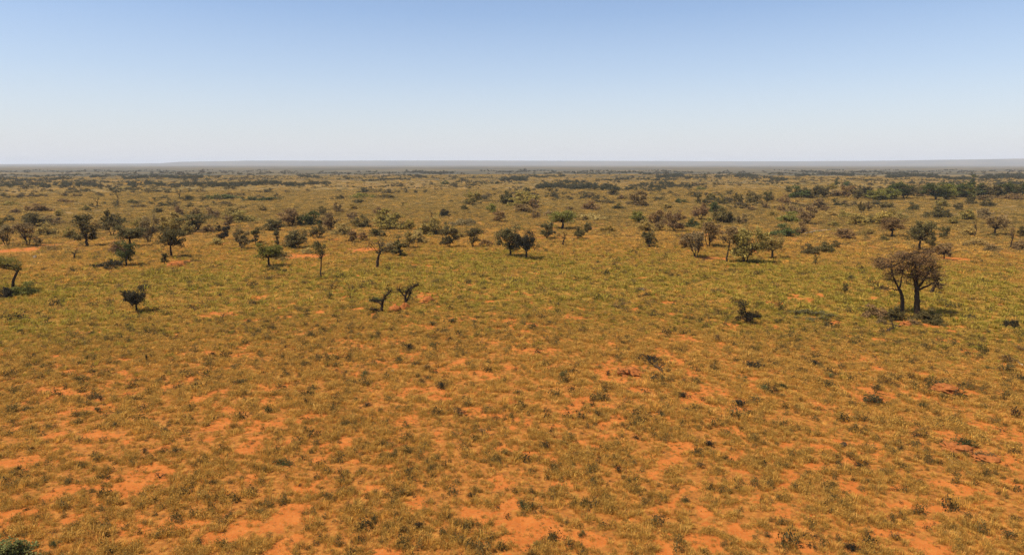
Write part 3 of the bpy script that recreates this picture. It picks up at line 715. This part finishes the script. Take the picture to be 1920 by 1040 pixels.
# small dark shrubs out in the open: x, y of the base, width, height
SHRUBS = [(222,540,15,8),(268,540,20,6),(107,559,10,5),(414,556,8,8),(391,572,9,6),(221,612,10,7),(239,612,9,6),(173,626,9,6),(363,583,10,10),(37,622,9,6),(17,606,10,6),
 (26,650,10,5),(57,672,13,12),(81,690,11,9),(164,674,9,8),(276,678,5,15),(345,702,11,9),(450,718,20,9),(188,750,15,10),(65,738,9,8),(24,740,9,9),(50,768,18,7),(182,772,18,10),
 (398,668,11,9),(440,690,17,8),(617,561,11,14),(626,541,13,9),(500,605,12,7),(733,621,10,9),(812,610,16,8),(846,606,19,9),(770,656,19,12),(815,650,15,10),(680,703,20,8),
 (574,758,8,14),(504,771,17,12),(645,701,11,9),(793,720,11,11),(830,728,25,10),(687,760,15,6),(860,777,22,13),(779,684,12,8),(800,693,13,11),(745,767,12,9),
 (1157,577,21,14),(1031,608,17,6),(1345,640,13,12),(1215,676,40,8),(1056,706,15,12),(1138,703,9,8),(1172,701,21,10),(1410,684,36,8),(1390,709,15,7),(1285,744,22,8),(1385,758,30,10),
 (1430,730,22,9),(1240,779,15,8),(1122,780,10,12),(1205,546,18,7),(1461,582,15,9),(1456,605,14,10),(1814,649,15,7),(1812,666,15,8),(1752,647,11,7),(1914,658,18,10),
 (1892,680,22,14),(1885,696,28,15),(1640,752,42,14),(1660,717,26,8),(1730,764,17,12),(1530,684,25,8),(1465,727,19,8),(1447,738,17,15),(1812,727,26,9),(1765,722,24,7),(1905,780,20,18),(1785,790,25,7),(1855,692,15,6),
 (216,800,15,8),(332,849,15,12),(303,850,11,9),(269,849,11,10),(57,846,11,10),(33,881,11,11),(300,896,15,11),(104,1024,15,14),(200,1004,17,9),(172,923,13,8),(428,969,15,8),
 (528,872,30,9),(488,960,17,8),(651,794,20,8),(610,970,11,10),(758,996,13,12),(783,992,21,14),(702,976,13,9),(807,880,15,9),(725,834,18,8),(905,811,15,10),
 (1021,839,15,16),(1055,831,11,8),(1163,884,17,11),(1327,836,23,11),(1314,876,14,12),(980,953,25,12),(1088,1003,15,10),(1008,1022,14,8),(1285,941,19,8),(1187,904,15,10),(1195,822,13,8),(1092,1042,21,10),
 (1808,837,36,14),(1848,856,28,10),(1838,824,20,7),(1675,1010,15,14),(1603,1031,28,11),(1620,872,25,8),(1715,817,17,7),(1793,1016,12,8),(1890,1010,19,20),(1905,974,17,9),(1553,706,18,7),(945,850,16,8),(880,930,16,9),(1560,930,14,8),(400,905,14,8),(1440,1005,16,9)]

def empty(name, loc, label, cat, group=None):
    o = bpy.data.objects.new(name, None); COL.objects.link(o); o.location = loc
    o.empty_display_size = .3
    o['label'] = label; o['category'] = cat
    if group: o['group'] = group
    return o
def part(name, me, parent, color=None):
    o = bpy.data.objects.new(name, me); COL.objects.link(o); o.parent = parent
    if color is not None: o.color = (*color, 1)
    return o

# ---- labels by neighbours
LM = [(p[0], p[1], p[7]) for p in PLANTS if p[7]] + [(1705, 590, 'the big twin-trunked tree'), (24, 545, 'the leaning edge tree'), (1402, 605, 'the two-tiered shrubby tree'), (718, 585, 'the bare forked tree')]
ORD = ['', 'second ', 'third ', 'fourth ', 'fifth ', 'sixth ', 'seventh ', 'eighth ', 'ninth ', 'tenth ', 'eleventh ', 'twelfth ']
def relation(x, y, own=None):
    best = min((l for l in LM if l[2] != own), key=lambda l: math.hypot(l[0] - x, (l[1] - y) * 2.2))
    dx, dy = x - best[0], y - best[1]
    side = 'right of' if dx > 0 else 'left of'
    if abs(dx) < 14 and abs(dy) > 4: rel = 'straight behind' if dy < 0 else 'straight in front of'
    elif abs(dy) * 2.2 > abs(dx) * .7: rel = ('behind and ' if dy < 0 else 'in front and ') + side
    else: rel = 'just ' + side if abs(dx) < 45 else 'farther ' + side
    return rel, best[2], math.hypot(dx, dy)
def auto_labels(items):
    """items: (x, y, w, phrase) -> labels, no two alike"""
    out = [None] * len(items); seen = {}
    for i, (x, y, w, ph) in enumerate(items):
        rel, lm, d = relation(x, y)
        seen.setdefault((ph, rel, lm), []).append((d, i))
    for (ph, rel, lm), L in seen.items():
        L.sort()
        for k, (d, i) in enumerate(L):
            out[i] = ('%s%s %s %s' % (ORD[min(k, 11)], ph, rel, lm)) if len(L) == 1 or k else '%s %s %s' % (ph, rel, lm)
            if len(L) > 1 and k == 0: out[i] = 'first ' + out[i]
    return out

PX = np.array([p[0] for p in PLANTS], float); PY = np.array([p[1] for p in PLANTS], float)
BX, BY, BT = ground_at(PX, PY)
BZ = height(BX, BY)
todo = [i for i, p in enumerate(PLANTS) if p[6] is None]
def size_word(i):
    m = PLANTS[i][2] * BT[i] / F_PX
    return 'small' if m < 2.4 else ('broad' if m > 6.5 else '')
auto = dict(zip(todo, auto_labels([(PLANTS[i][0], PLANTS[i][1], PLANTS[i][2], ' '.join((size_word(i) + ' ' + WORD[PLANTS[i][5]] + ' ' + KIND[PLANTS[i][4]][1]).split())) for i in todo])))
GROUP = {'tree': 'trees standing on the plain', 'bush': 'bushes scattered over the plain', 'dead_tree': 'bare snags on the plain'}
for i, (x, y, w, h, ty, co, lab, short) in enumerate(PLANTS):
    if x > 1490 and 366 <= y <= 376: w, h = w * (1.6 if x > 1640 else 1.35), h * 1.15
    nm = KIND[ty][0]
    o = empty(nm, (BX[i], BY[i], BZ[i] - .03), lab or auto[i], {'dead_tree': 'dead tree'}.get(nm, nm), GROUP[nm])
    wd, lf = PROTO[ty][(i * 7 + int(x)) % len(PROTO[ty])]
    k = BT[i] / F_PX
    c = np.array(COLR[co]) * random.uniform(.85, 1.18) * np.array([random.uniform(.93, 1.07), 1, random.uniform(.9, 1.1)])
    part('trunk' if ty not in ('dome', 'low', 'vase', 'bushy') else 'stem', wd, o)
    if lf: part('crown' if ty not in ('dome', 'low') else 'foliage', lf, o, c)
    o.scale = (w * k * 1.14, w * k * random.uniform(.95, 1.2), h * k * 1.08)
    o.rotation_euler = (0, 0, random.uniform(0, 6.28) if ty not in ('thin', 'snag') else random.uniform(-.5, .5))

# ---- small shrubs: one mesh each
def shrub_proto(rg):
    g = Geo()
    n = rg.integers(6, 10)
    for _ in range(n):
        a = rg.uniform(0, 6.283); R = rg.uniform(.1, .42); e = np.array([math.cos(a) * R, math.sin(a) * R, rg.uniform(.35, .9)])
        g.tube(curve(np.array([0, 0, -.05]), e * np.array([.3, .3, .6]), e, 4, rg, .02), np.linspace(.022, .008, 4), 4)
        k = rg.integers(28, 50)
        q = e * np.array([1, 1, .8]) + rg.normal(size=(k, 3)) * np.array([.12, .12, .13])
        q[:, 2] = np.abs(q[:, 2])
        g.leaves(q, .1, rg, .55)
    return g.mesh('shrub', LEAF)
SH = [shrub_proto(np.random.default_rng(400 + i)) for i in range(8)]
SA = np.array(SHRUBS, float)
SX, SY, ST = ground_at(SA[:, 0], SA[:, 1]); SZ = height(SX, SY)
scol = ['black', 'dark', 'black', 'dgreen', 'brown', 'dark', 'blue']
def region(x, y):
    v = 'the bottom edge' if y > 985 else 'the low part' if y > 860 else 'the lower half' if y > 740 else 'the middle' if y > 630 else 'the open grass band'
    h = ['far left', 'left', 'centre left', 'centre', 'centre right', 'right', 'far right'][min(6, int(x / 1920 * 7))]
    return '%s, %s' % (v, h) if v != 'the open grass band' else 'the open grass band, %s' % h
sdesc = []
for i, (x, y, w, h) in enumerate(SHRUBS):
    r = random.Random(i * 31 + 5)
    co = scol[r.randrange(7)]
    shape = 'flat' if w > 2.2 * h else ('upright' if h > w else 'rounded')
    sdesc.append((co, '%s %s shrub' % (shape, WORD[co]), region(x, y)))
seen = {}
for i, d in enumerate(sdesc): seen.setdefault((d[1], d[2]), []).append(i)
slab = {}
for (ph, reg), L in seen.items():
    L.sort(key=lambda i: SHRUBS[i][0])
    for k, i in enumerate(L):
        slab[i] = '%s in %s' % (ph, reg) if len(L) == 1 else '%s %s in %s' % (['first', 'second', 'third', 'fourth', 'fifth', 'sixth'][k], ph, reg) + ', from the left'
for i, (x, y, w, h) in enumerate(SHRUBS):
    o = bpy.data.objects.new('shrub', SH[(i * 5 + 3) % 8]); COL.objects.link(o)
    k = ST[i] / F_PX
    o.location = (SX[i], SY[i], SZ[i] - .03)
    o.scale = (w * k * 1.3, w * k * 1.3, h * k * 1.3)
    o.rotation_euler = (0, 0, random.uniform(0, 6.28))
    o.color = (*(np.array(COLR[sdesc[i][0]]) * random.uniform(.45, .75)), 1)
    o['label'] = slab[i]; o['category'] = 'shrub'; o['group'] = 'small dark shrubs dotted over the red grassland'

# ---- the big twin-trunked tree: limbs placed by hand in the plane that faces the camera
def at(px, py):
    x, y, t = ground_at(px, py); return float(x[0]), float(y[0]), float(height(x, y)[0]), float(t[0])
def hero_tree():
    bx, by, bz, t = at(1706, 590)
    k = t / F_PX                                            # metres per photo pixel at the tree
    rg = np.random.default_rng(77)
    def P(px, py, d=0.0): return np.array([(px - 1706) * k, d, (590 - py) * k])
    o = empty('twin_trunk_tree', (bx, by, bz), 'big brown flat-topped tree with two trunks above dark skirting bushes', 'tree')
    lobes = [  # px, py, rx, ry, depth
     (1650, 488, 24, 12, .3), (1680, 480, 26, 12, -.5), (1665, 498, 24, 10, .8), (1700, 488, 24, 13, .2), (1728, 484, 26, 15, -.4), (1742, 500, 18, 16, .5),
     (1715, 504, 20, 12, -.9), (1690, 503, 18, 9, 1.0), (1638, 497, 13, 8, -.3), (1748, 520, 14, 12, .1), (1725, 520, 14, 9, .6), (1748, 534, 12, 8, -.6), (1702, 474, 26, 7, .1), (1735, 472, 16, 6, .4), (1672, 526, 16, 10, .4), (1700, 520, 15, 11, -.4), (1660, 512, 15, 9, -.4), (1685, 512, 18, 11, .7), (1722, 512, 18, 12, -.5), (1742, 512, 15, 12, .3), (1734, 494, 22, 14, .9), (1692, 494, 22, 13, -.8), (1682, 486, 20, 11, .6), (1654, 540, 9, 6, .2), (1722, 534, 10, 8, .8)]
    lf = Geo()
    limbs = {'a': ([P(1691, 594), P(1691, 566, .05), P(1689, 552, .1), P(1683, 542, .05)], .20), 'b': ([P(1719, 593), P(1718, 570), P(1715, 554, -.1), P(1713, 542, -.1)], .29)}
    tops = {}
    for key, (pts, r) in limbs.items():
        wd = Geo()
        pts = np.array(pts)
        ts = np.linspace(0, len(pts) - 1, 12)
        path = np.stack([np.interp(ts, range(len(pts)), pts[:, c]) for c in range(3)], -1)
        path[1:-1] += rg.normal(0, .025, (10, 3))
        path[0, 2] -= .25
        rr = np.linspace(r * 1.15, r * .72, 12); rr[0] *= 1.3
        wd.tube(path, rr, 8)
        tops[key] = (path[-1], wd, r)
    # main limbs out of each trunk
    second = {'a': [(1668, 512, .2), (1660, 500, -.3), (1690, 512, .5), (1665, 540, -.2)], 'b': [(1738, 508, .2), (1698, 506, -.3), (1722, 500, .6), (1708, 492, .1), (1745, 525, -.4)]}
    for key, L in second.items():
        top, wd, r = tops[key]; ends = []
        for (px, py, d) in L:
            e = P(px, py, d); m = top * .45 + e * .55 + rg.normal(0, .12, 3)
            c = curve(top - np.array([0, 0, .08]), m, e, 9, rg, .03)
            wd.tube(c, np.linspace(r * .5, r * .2, 9), 6); ends.append(e)
        tops[key] = (top, wd, r, ends)
    for i, (px, py, rx, ry, d) in enumerate(lobes):
        c = P(px, py, d)
        key = min(tops, key=lambda q: min(np.linalg.norm(e - c) for e in tops[q][3]))
        top, wd, r, ends = tops[key]
        e = min(ends, key=lambda q: np.linalg.norm(q - c))
        for j in range(3):
            c1 = c + rg.normal(0, 1, 3) * np.array([rx * k * .35, rx * k * .35, ry * k * .3])
            wd.tube(curve(e, (e + c1) / 2 + rg.normal(0, .1, 3), c1, 7, rg, .03), np.linspace(r * .2, r * .06, 7), 5)
            for _ in range(16):
                v = rg.normal(0, 1, 3) * np.array([rx * k * .55, rx * k * .6, ry * k * .55]); v[2] = v[2] * .6 + .12
                wd.tube(curve(c1, c1 + v * .5 + rg.normal(0, .06, 3), c1 + v, 5, rg, .03), np.linspace(.022, .008, 5), 3)
        n = int(rx * ry * (2.3 if py < 505 else 1.7))
        sub = rg.normal(size=(9, 3)) * .5
        v = rg.normal(size=(n, 3)) * .33 + sub[rg.integers(0, 9, n)]
        q = c + v * np.array([rx * k, rx * k * 1.1, ry * k]) * .82
        lf.leaves(q, .13, rg, .55)
    for key in tops: part('trunk', tops[key][1].mesh('trunk', BARK, True), o)
    part('crown', lf.mesh('crown', LEAF), o, (.25, .145, .062))
hero_tree()

def leaning_tree():
    bx, by, bz, t = at(24, 545); k = t / F_PX; rg = np.random.default_rng(78)
    def P(px, py, d=0.0): return np.array([(px - 24) * k, d, (545 - py) * k])
    o = empty('leaning_tree', (bx, by, bz), 'leaning tree with green flat crown cut by the left edge of the photo', 'tree')
    wd, lf = Geo(), Geo()
    tr = [P(24, 549), P(26, 530), P(30, 520), P(35, 510, .1), (P(40, 502, .1))]
    pts = np.array(tr); ts = np.linspace(0, 4, 12)
    path = np.stack([np.interp(ts, range(5), pts[:, c]) for c in range(3)], -1); path[1:-1] += rg.normal(0, .02, (10, 3))
    wd.tube(path, np.linspace(.2, .10, 12), 7)
    for a, b, r in (((27, 522), (10, 521), .05), ((36, 508), (22, 497), .08), ((38, 504), (0, 492), .09), ((36, 507), (-25, 490), .09), ((40, 502), (44, 494), .05), ((12, 521), (2, 526), .03), ((37, 508), (42, 516), .04)):
        e = P(*b, rg.normal(0, .3)); wd.tube(curve(P(*a), (P(*a) + e) / 2 + rg.normal(0, .08, 3), e, 8, rg, .03), np.linspace(r, r * .35, 8), 5)
    for px, py, rx, ry, d in ((34, 500, 11, 7, 0), (22, 497, 16, 9, .4), (8, 490, 17, 9, -.3), (-10, 490, 18, 9, .3), (-30, 493, 16, 9, -.2), (25, 488, 14, 7, -.5), (2, 500, 12, 7, .8), (-4, 505, 8, 6, -.3), (40, 503, 5, 5, .1), (-18, 484, 16, 6, 0), (10, 483, 14, 5, .3)):
        c = P(px, py, d); n = int(rx * ry * 7)
        wd.tube(curve(P(20, 498), (P(20, 498) + c) / 2, c, 6, rg, .03), np.linspace(.05, .02, 6), 4)
        sub = rg.normal(size=(8, 3)) * .5
        v = rg.normal(size=(n, 3)) * .32 + sub[rg.integers(0, 8, n)]
        lf.leaves(c + v * np.array([rx * k, rx * k, ry * k]) * .8, .13, rg, .5)
    part('trunk', wd.mesh('trunk', BARK, True), o); part('crown', lf.mesh('crown', LEAF), o, (.21, .175, .034))
leaning_tree()

def bare_tree(name, base, limbs, label, rad, cat='dead tree', leaves=0):
    """limbs: lists of pixel points, the first starting at the base"""
    bx, by, bz, t = at(*base); k = t / F_PX; rg = np.random.default_rng(int(base[0]))
    def P(px, py, d=0.0): return np.array([(px - base[0]) * k, d, (base[1] - py) * k])
    o = empty(name, (bx, by, bz), label, cat)
    wd = Geo(); lf = Geo()
    for li, L in enumerate(limbs):
        pts = np.array([P(*p, rg.normal(0, .15) if j else 0) for j, p in enumerate(L)])
        n = 4 * len(pts); ts = np.linspace(0, len(pts) - 1, n)
        path = np.stack([np.interp(ts, range(len(pts)), pts[:, c]) for c in range(3)], -1); path[1:-1] += rg.normal(0, .02, (n - 2, 3))
        r = rad * (1 if li == 0 else .6)
        wd.tube(path, np.linspace(r, r * .3, n), 6)
        for q in path[n // 3:]:
            for _ in range(3):
                v = rg.normal(0, .28, 3); v[2] = abs(v[2])
                wd.tube(curve(q, q + v * .5 + rg.normal(0, .04, 3), q + v, 5, rg, .02), np.linspace(.034, .010, 5), 3)
                if leaves: lf.leaves(q + v * rg.uniform(.5, 1.1, (leaves, 1)) + rg.normal(0, .07, (leaves, 3)), .08, rg)
    part('trunk', wd.mesh('trunk', BARK, True), o)
    if leaves: part('foliage', lf.mesh('foliage', LEAF), o, np.array(COLR['black']) * .55)
bare_tree('dead_tree', (716, 586), [[(716, 587), (716, 572), (719, 562), (725, 553), (733, 545)], [(716, 570), (708, 565), (697, 561)], [(716, 586), (706, 582), (697, 581)]],
          'bare forked dead tree leaning over a small orange mound', .19, leaves=18)
bare_tree('dead_tree', (762, 568), [[(762, 568), (760, 555), (764, 545), (776, 537)], [(760, 556), (752, 548), (748, 542)], [(762, 566), (768, 552), (772, 545)], [(764, 545), (776, 536), (786, 534)]],
          'tangled dead tree with many branches behind the orange mounds', .19, leaves=22)

def tiered_tree():
    base = (1403, 607)
    bx, by, bz, t = at(*base); k = t / F_PX; rg = np.random.default_rng(79)
    def P(px, py, d=0.0): return np.array([(px - base[0]) * k, d, (base[1] - py) * k])
    o = empty('shrubby_tree', (bx, by, bz), 'blackish two-tiered shrubby tree among yellow grass', 'tree')
    wd, lf = Geo(), Geo()
    for px, py, rx, ry, d in ((1393, 572, 9, 8, 0), (1391, 587, 12, 6, .3), (1411, 588, 12, 7, -.3), (1402, 593, 16, 6, .2), (1421, 592, 8, 4, 0), (1382, 594, 7, 4, -.2)):
        c = P(px, py, d)
        wd.tube(curve(P(1403 + rg.normal(0, 2), 609), P(1402, 597), c, 8, rg, .03), np.linspace(.11, .03, 8), 6)
        for _ in range(8):
            v = rg.normal(0, .5, 3) * np.array([rx * k, rx * k, ry * k])
            wd.tube(curve(c, c + v * .5, c + v * 1.4, 4, rg, .02), np.linspace(.02, .007, 4), 3)
        n = int(rx * ry * 7)
        sub = rg.normal(size=(8, 3)) * .5
        v = rg.normal(size=(n, 3)) * .32 + sub[rg.integers(0, 8, n)]
        lf.leaves(c + v * np.array([rx * k, rx * k, ry * k]) * .85, .12, rg, .5)
    part('trunk', wd.mesh('trunk', BARK, True), o); part('crown', lf.mesh('crown', LEAF), o, np.array(COLR['black']) * .55)
tiered_tree()

# ---- logs and branches lying on the ground, mounds, rocks
def log(name, a, b, rad, mat, label, cat, twigs=0, bend=.12):
    ax, ay, az, t = at(*a); bx, by, bz, _ = at(*b)
    A, B = np.array([ax, ay, az + rad * .7]), np.array([bx, by, bz + rad * .7])
    C = (A + B) / 2; rg = np.random.default_rng(int(a[0] + b[0])); g = Geo()
    d = B - A; s = np.array([-d[1], d[0], 0]) * bend
    P = curve(A - C, s, B - C, 12, rg, rad * .25)
    r = np.linspace(rad, rad * .45, 12); r[0] = rad * .5; r[-1] *= .3
    g.tube(P, r, 8)
    for _ in range(twigs):
        q = P[rg.integers(2, 11)]; v = rg.normal(0, rad * 5, 3); v[2] = abs(v[2]) * .8
        g.tube(curve(q, q + v * .5 + rg.normal(0, rad * .5, 3), q + v, 6, rg, .02), np.linspace(rad * .4, rad * .1, 6), 5)
    o = bpy.data.objects.new(name, g.mesh(name, mat, True)); COL.objects.link(o); o.location = C
    o['label'] = label; o['category'] = cat
log('fallen_log', (1506, 440), (1592, 430), .22, PALEWOOD, 'long pale fallen trunk lying in olive grass before the rounded brown bush', 'log', 3)
log('fallen_log', (1664, 624), (1692, 612), .17, BARK, 'dark fallen trunk on the ground in front of the big twin-trunked tree', 'log', 2)
log('fallen_branch', (342, 492), (396, 490), .13, BARK, 'thin dark fallen branch stretching from the orange mound', 'branch', 5)
log('fallen_branch', (1216, 681), (1243, 700), .10, BARK, 'dark dead branch lying across bare orange soil near mid picture', 'branch', 9)
log('fallen_branch', (940, 527), (962, 523), .12, PALEWOOD, 'short pale fallen branch in green grass below the dark tree pair', 'branch', 1)
log('fallen_branch', (1903, 678), (1922, 690), .08, PALEWOOD, 'pale dead branch by dark shrubs at the right edge of the photo', 'branch', 2)
log('fallen_branch', (1776, 857), (1786, 872), .05, PALEWOOD, 'short whitish stick on the grass below the curved orange patch', 'branch', 1)
log('fallen_branch', (1500, 466), (1512, 462), .12, BARK, 'dark fallen branch lying behind the thick-stemmed olive tree', 'branch', 4)

def lump(name, px, py, w, h, mat, label, cat, rough=.25, sink=.12):
    bx, by, bz, t = at(px, py); k = t / F_PX; rg = np.random.default_rng(int(px * 3 + py))
    nu, nv = 56, 22
    U, Vv = np.meshgrid(np.linspace(0, 2 * math.pi, nu, endpoint=False), np.linspace(0, math.pi / 2, nv), indexing='ij')
    d = np.stack([np.cos(U) * np.cos(Vv), np.sin(U) * np.cos(Vv), np.sin(Vv)], -1).reshape(-1, 3)
    s = int(px + py)
    n = 1 + rough * 2 * (fbm(d[:, 0] * 3.4 + d[:, 2] * 3 + s, d[:, 1] * 3.4 - d[:, 2] + s, s, 5) - .5)
    V = d * n[:, None] * np.array([w * k / 2, w * k / 2, h * k])
    V[:, 2] -= sink * h * k
    i, j = np.meshgrid(np.arange(nu), np.arange(nv - 1), indexing='ij')
    a = i * nv + j; b = ((i + 1) % nu) * nv + j
    q = np.stack([a, b, b + 1, a + 1], -1).reshape(-1, 4)
    o = bpy.data.objects.new(name, mesh_np(name, V, [q], mat, True)); COL.objects.link(o)
    o.location = (bx, by, bz); o['label'] = label; o['category'] = cat
lump('earth_mound', 1698, 610, 20, 9, SOILM, 'orange earth mound at the foot of the big twin-trunked tree', 'mound', .6)
lump('earth_mound', 741, 581, 24, 10, SOILM, 'rounded bright orange earth mound beside the bare forked dead tree', 'mound')
lump('earth_mound', 760, 578, 18, 11, SOILM, 'smaller orange earth mound under the tangled dead tree', 'mound', .35)
lump('earth_mound', 803, 563, 20, 9, SOILM, 'orange earth mound behind a dark hollow, past the tangled dead tree', 'mound', .35)
lump('earth_mound', 333, 498, 34, 8, SOILM, 'orange earth mound beside the stout black tree', 'mound', .6)
lump('earth_mound', 1790, 842, 46, 9, SOILM, 'eroded red earth bank curving round dark shrubs near the right edge', 'mound', .8)
lump('earth_mound', 1846, 862, 40, 8, SOILM, 'low red earth bank in front of the curved eroded bank and its shrubs', 'mound', .8)
lump('earth_mound', 1180, 700, 44, 8, SOILM, 'broken red earth bank beside the dead branch near mid picture', 'mound', .8)
lump('earth_mound', 1765, 730, 44, 8, SOILM, 'long red earth bank with dark scrub on its far side', 'mound', .8)
lump('rock', 66, 484, 8, 5, GREYROCK, 'pale rock at the edge of the orange clearing', 'rock', .5)
lump('rock', 1203, 545, 14, 5, GREYROCK, 'flat grey rock at the edge of the bright green grass', 'rock', .5)
lump('rock', 1581, 836, 13, 9, DARKROCK, 'dark rock with a pale mark beside a bare orange patch', 'rock', .5)
lump('rock', 736, 697, 7, 4, GREYROCK, 'small grey stone lying in low grass at mid picture', 'rock', .5)

# ------------------------------------------------------------------ far woodland that reads as one mass
def far_woodland():
    r = np.random.default_rng(5)
    lobes = []
    def tree_low(seed, W, H, lo):
        rr = np.random.default_rng(seed); g = Geo()
        C = clump_centres('dome', 12, rr, lo) * np.array([W / 2, W / 2, H])
        for c in C:
            n = 34
            v = rr.normal(size=(n, 3)) * np.array([W * .10, W * .10, H * .10])
            q = c + v; q[:, 2] = np.abs(q[:, 2])
            g.leaves(q, W * .13, rr, .6)
        return g.mesh('bush_mass', WOODM)
    WOODM = grass_mat('far_leaves', [(.050, .052, .022), (.075, .068, .030), (.095, .078, .036), (.06, .062, .028)], .4)
    WOODP = grass_mat('far_scrub_leaves', [(.07, .058, .026), (.11, .088, .035), (.09, .066, .034), (.14, .105, .045)], .4)
    ms = [tree_low(600 + i, 1, 1, .05) for i in range(5)]
    sc = []
    for i in range(5):
        m = tree_low(650 + i, 1, 1, .02); m.materials.clear(); m.materials.append(WOODP); sc.append(m)
    coll = proto_collection('bush_mass', ms + sc)
    # strips: x0, x1, y of the middle, half thickness px, number, height px
    strips = [(-30,190,348,4,210,5),(0,120,337,2,120,3),(242,420,347,3.5,150,5),(390,485,347,2.5,120,5),(480,562,346,2.5,100,5),(230,380,333,2,200,4),(560,620,346,2,60,4),
     (1007,1075,352,3,90,6),(1070,1118,352,3,80,7),(1125,1160,354,3,70,7),(1165,1240,356,3,50,4),(1200,1262,346,2,60,4),(1218,1300,351,2,70,4),(1040,1120,344,2,60,4),(1130,1270,337,1.5,120,3),
     (1232,1280,331,2,120,4),(960,985,338,2,60,5),(990,1060,331,1.5,90,3),(1380,1420,331,2,90,4),(1440,1475,336,1.5,90,4),(1490,1520,329,1.5,60,3),(1550,1600,328,1.5,100,3),(1660,1760,331,2,230,4),
     (1760,1860,335,2,160,4),(1850,1930,333,2.5,200,5),(760,850,324,1.5,100,3),(680,770,338,1,80,3),(560,600,331,1.5,60,3),(1270,1440,333,2,160,3),(700,800,331,1,60,3),(940,990,337,2,80,4),
     (170,200,333,1.5,50,3),(1020,1240,325,1.5,160,2.5),(1500,1720,324,1.5,200,2.5),(1700,1920,345,2.5,120,3.5),(850,960,343,2,60,3),(1870,1925,346,2,70,4),(0,420,330,.9,260,2.2),(300,760,326,.8,260,2),(420,960,335,.8,240,2.2),(900,1300,322,.8,260,2),(1250,1720,327,.8,280,2),(1400,1920,338,.9,240,2.4),(20,300,341,.9,160,2.6),(560,900,351,.9,120,2.4),(1280,1500,345,.8,120,2.4),(0,500,321,.7,200,1.8),(1450,1925,321,.7,220,1.8)]
    X, Y, W, H, I = [], [], [], [], []
    for x0, x1, y, th, n, hp in strips:
        n = int(n * 1.25)
        px = r.uniform(x0, x1, n); py = y + r.normal(0, th * .6, n) + 1.5 * np.sin(px / 17 + y)
        keep = fbm(px / 14, py / 2, int(y + x0) % 97, 2) > .30
        px, py = px[keep], np.maximum(py[keep], 318)
        gx, gy, t = ground_at(px, py)
        h = hp * t / F_PX * r.uniform(.5, 1.2, len(px))
        X.append(gx); Y.append(gy); H.append(h); W.append(h * r.uniform(1.1, 2.4, len(px))); I.append(r.integers(0, 5, len(px)))
    # open scrub between them
    n = 3400
    px = r.uniform(-150, 2070, n); py = 322 + 70 * r.uniform(0, 1, n) ** 1.3
    gx, gy, t = ground_at(px, py)
    keep = fbm(gx / 60, gy / 60, 201, 3) > .47
    gx, gy, t = gx[keep], gy[keep], t[keep]
    h = np.clip(r.lognormal(.1, .4, len(t)), .4, 3.0) * (.6 + t / 900)
    X.append(gx); Y.append(gy); H.append(h); W.append(h * r.uniform(1.2, 3, len(t))); I.append(np.where(r.uniform(0, 1, len(t)) < .3, 0, 5) + r.integers(0, 5, len(t)))
    x, y, w, h, i = (np.concatenate(v) for v in (X, Y, W, H, I))
    scatter_object('far_woodland', x, y, r.uniform(0, 6.28, len(x)), w, h, i, coll, 'far dark scrub and woodland in thin bands below the horizon', 'woodland', .05)
far_woodland()

# ------------------------------------------------------------------ haze
def haze(density):
    g = Geo()
    x, y0, y1, z0, z1 = 35000, -35000, 35000, -9, 112
    V = [(-x, y0, z0), (x, y0, z0), (x, y1, z0), (-x, y1, z0), (-x, y0, z1), (x, y0, z1), (x, y1, z1), (-x, y1, z1)]
    g.add(V, q=[(0, 3, 2, 1), (4, 5, 6, 7), (0, 1, 5, 4), (1, 2, 6, 5), (2, 3, 7, 6), (3, 0, 4, 7)])
    m = bpy.data.materials.new('haze'); m.use_nodes = True
    N, L = m.node_tree.nodes, m.node_tree.links
    N.clear()
    out = N.new('ShaderNodeOutputMaterial'); v = N.new('ShaderNodeVolumePrincipled')
    v.inputs['Density'].default_value = density; v.inputs['Color'].default_value = (.86, .91, .99, 1); v.inputs['Anisotropy'].default_value = 0.0
    L.new(v.outputs[0], out.inputs['Volume'])
    o = bpy.data.objects.new('haze', g.mesh('haze', m)); COL.objects.link(o)
    o['kind'] = 'stuff'; o['label'] = 'thin blue haze lying over the plain'; o['category'] = 'haze'
haze(0.5 / 6000)
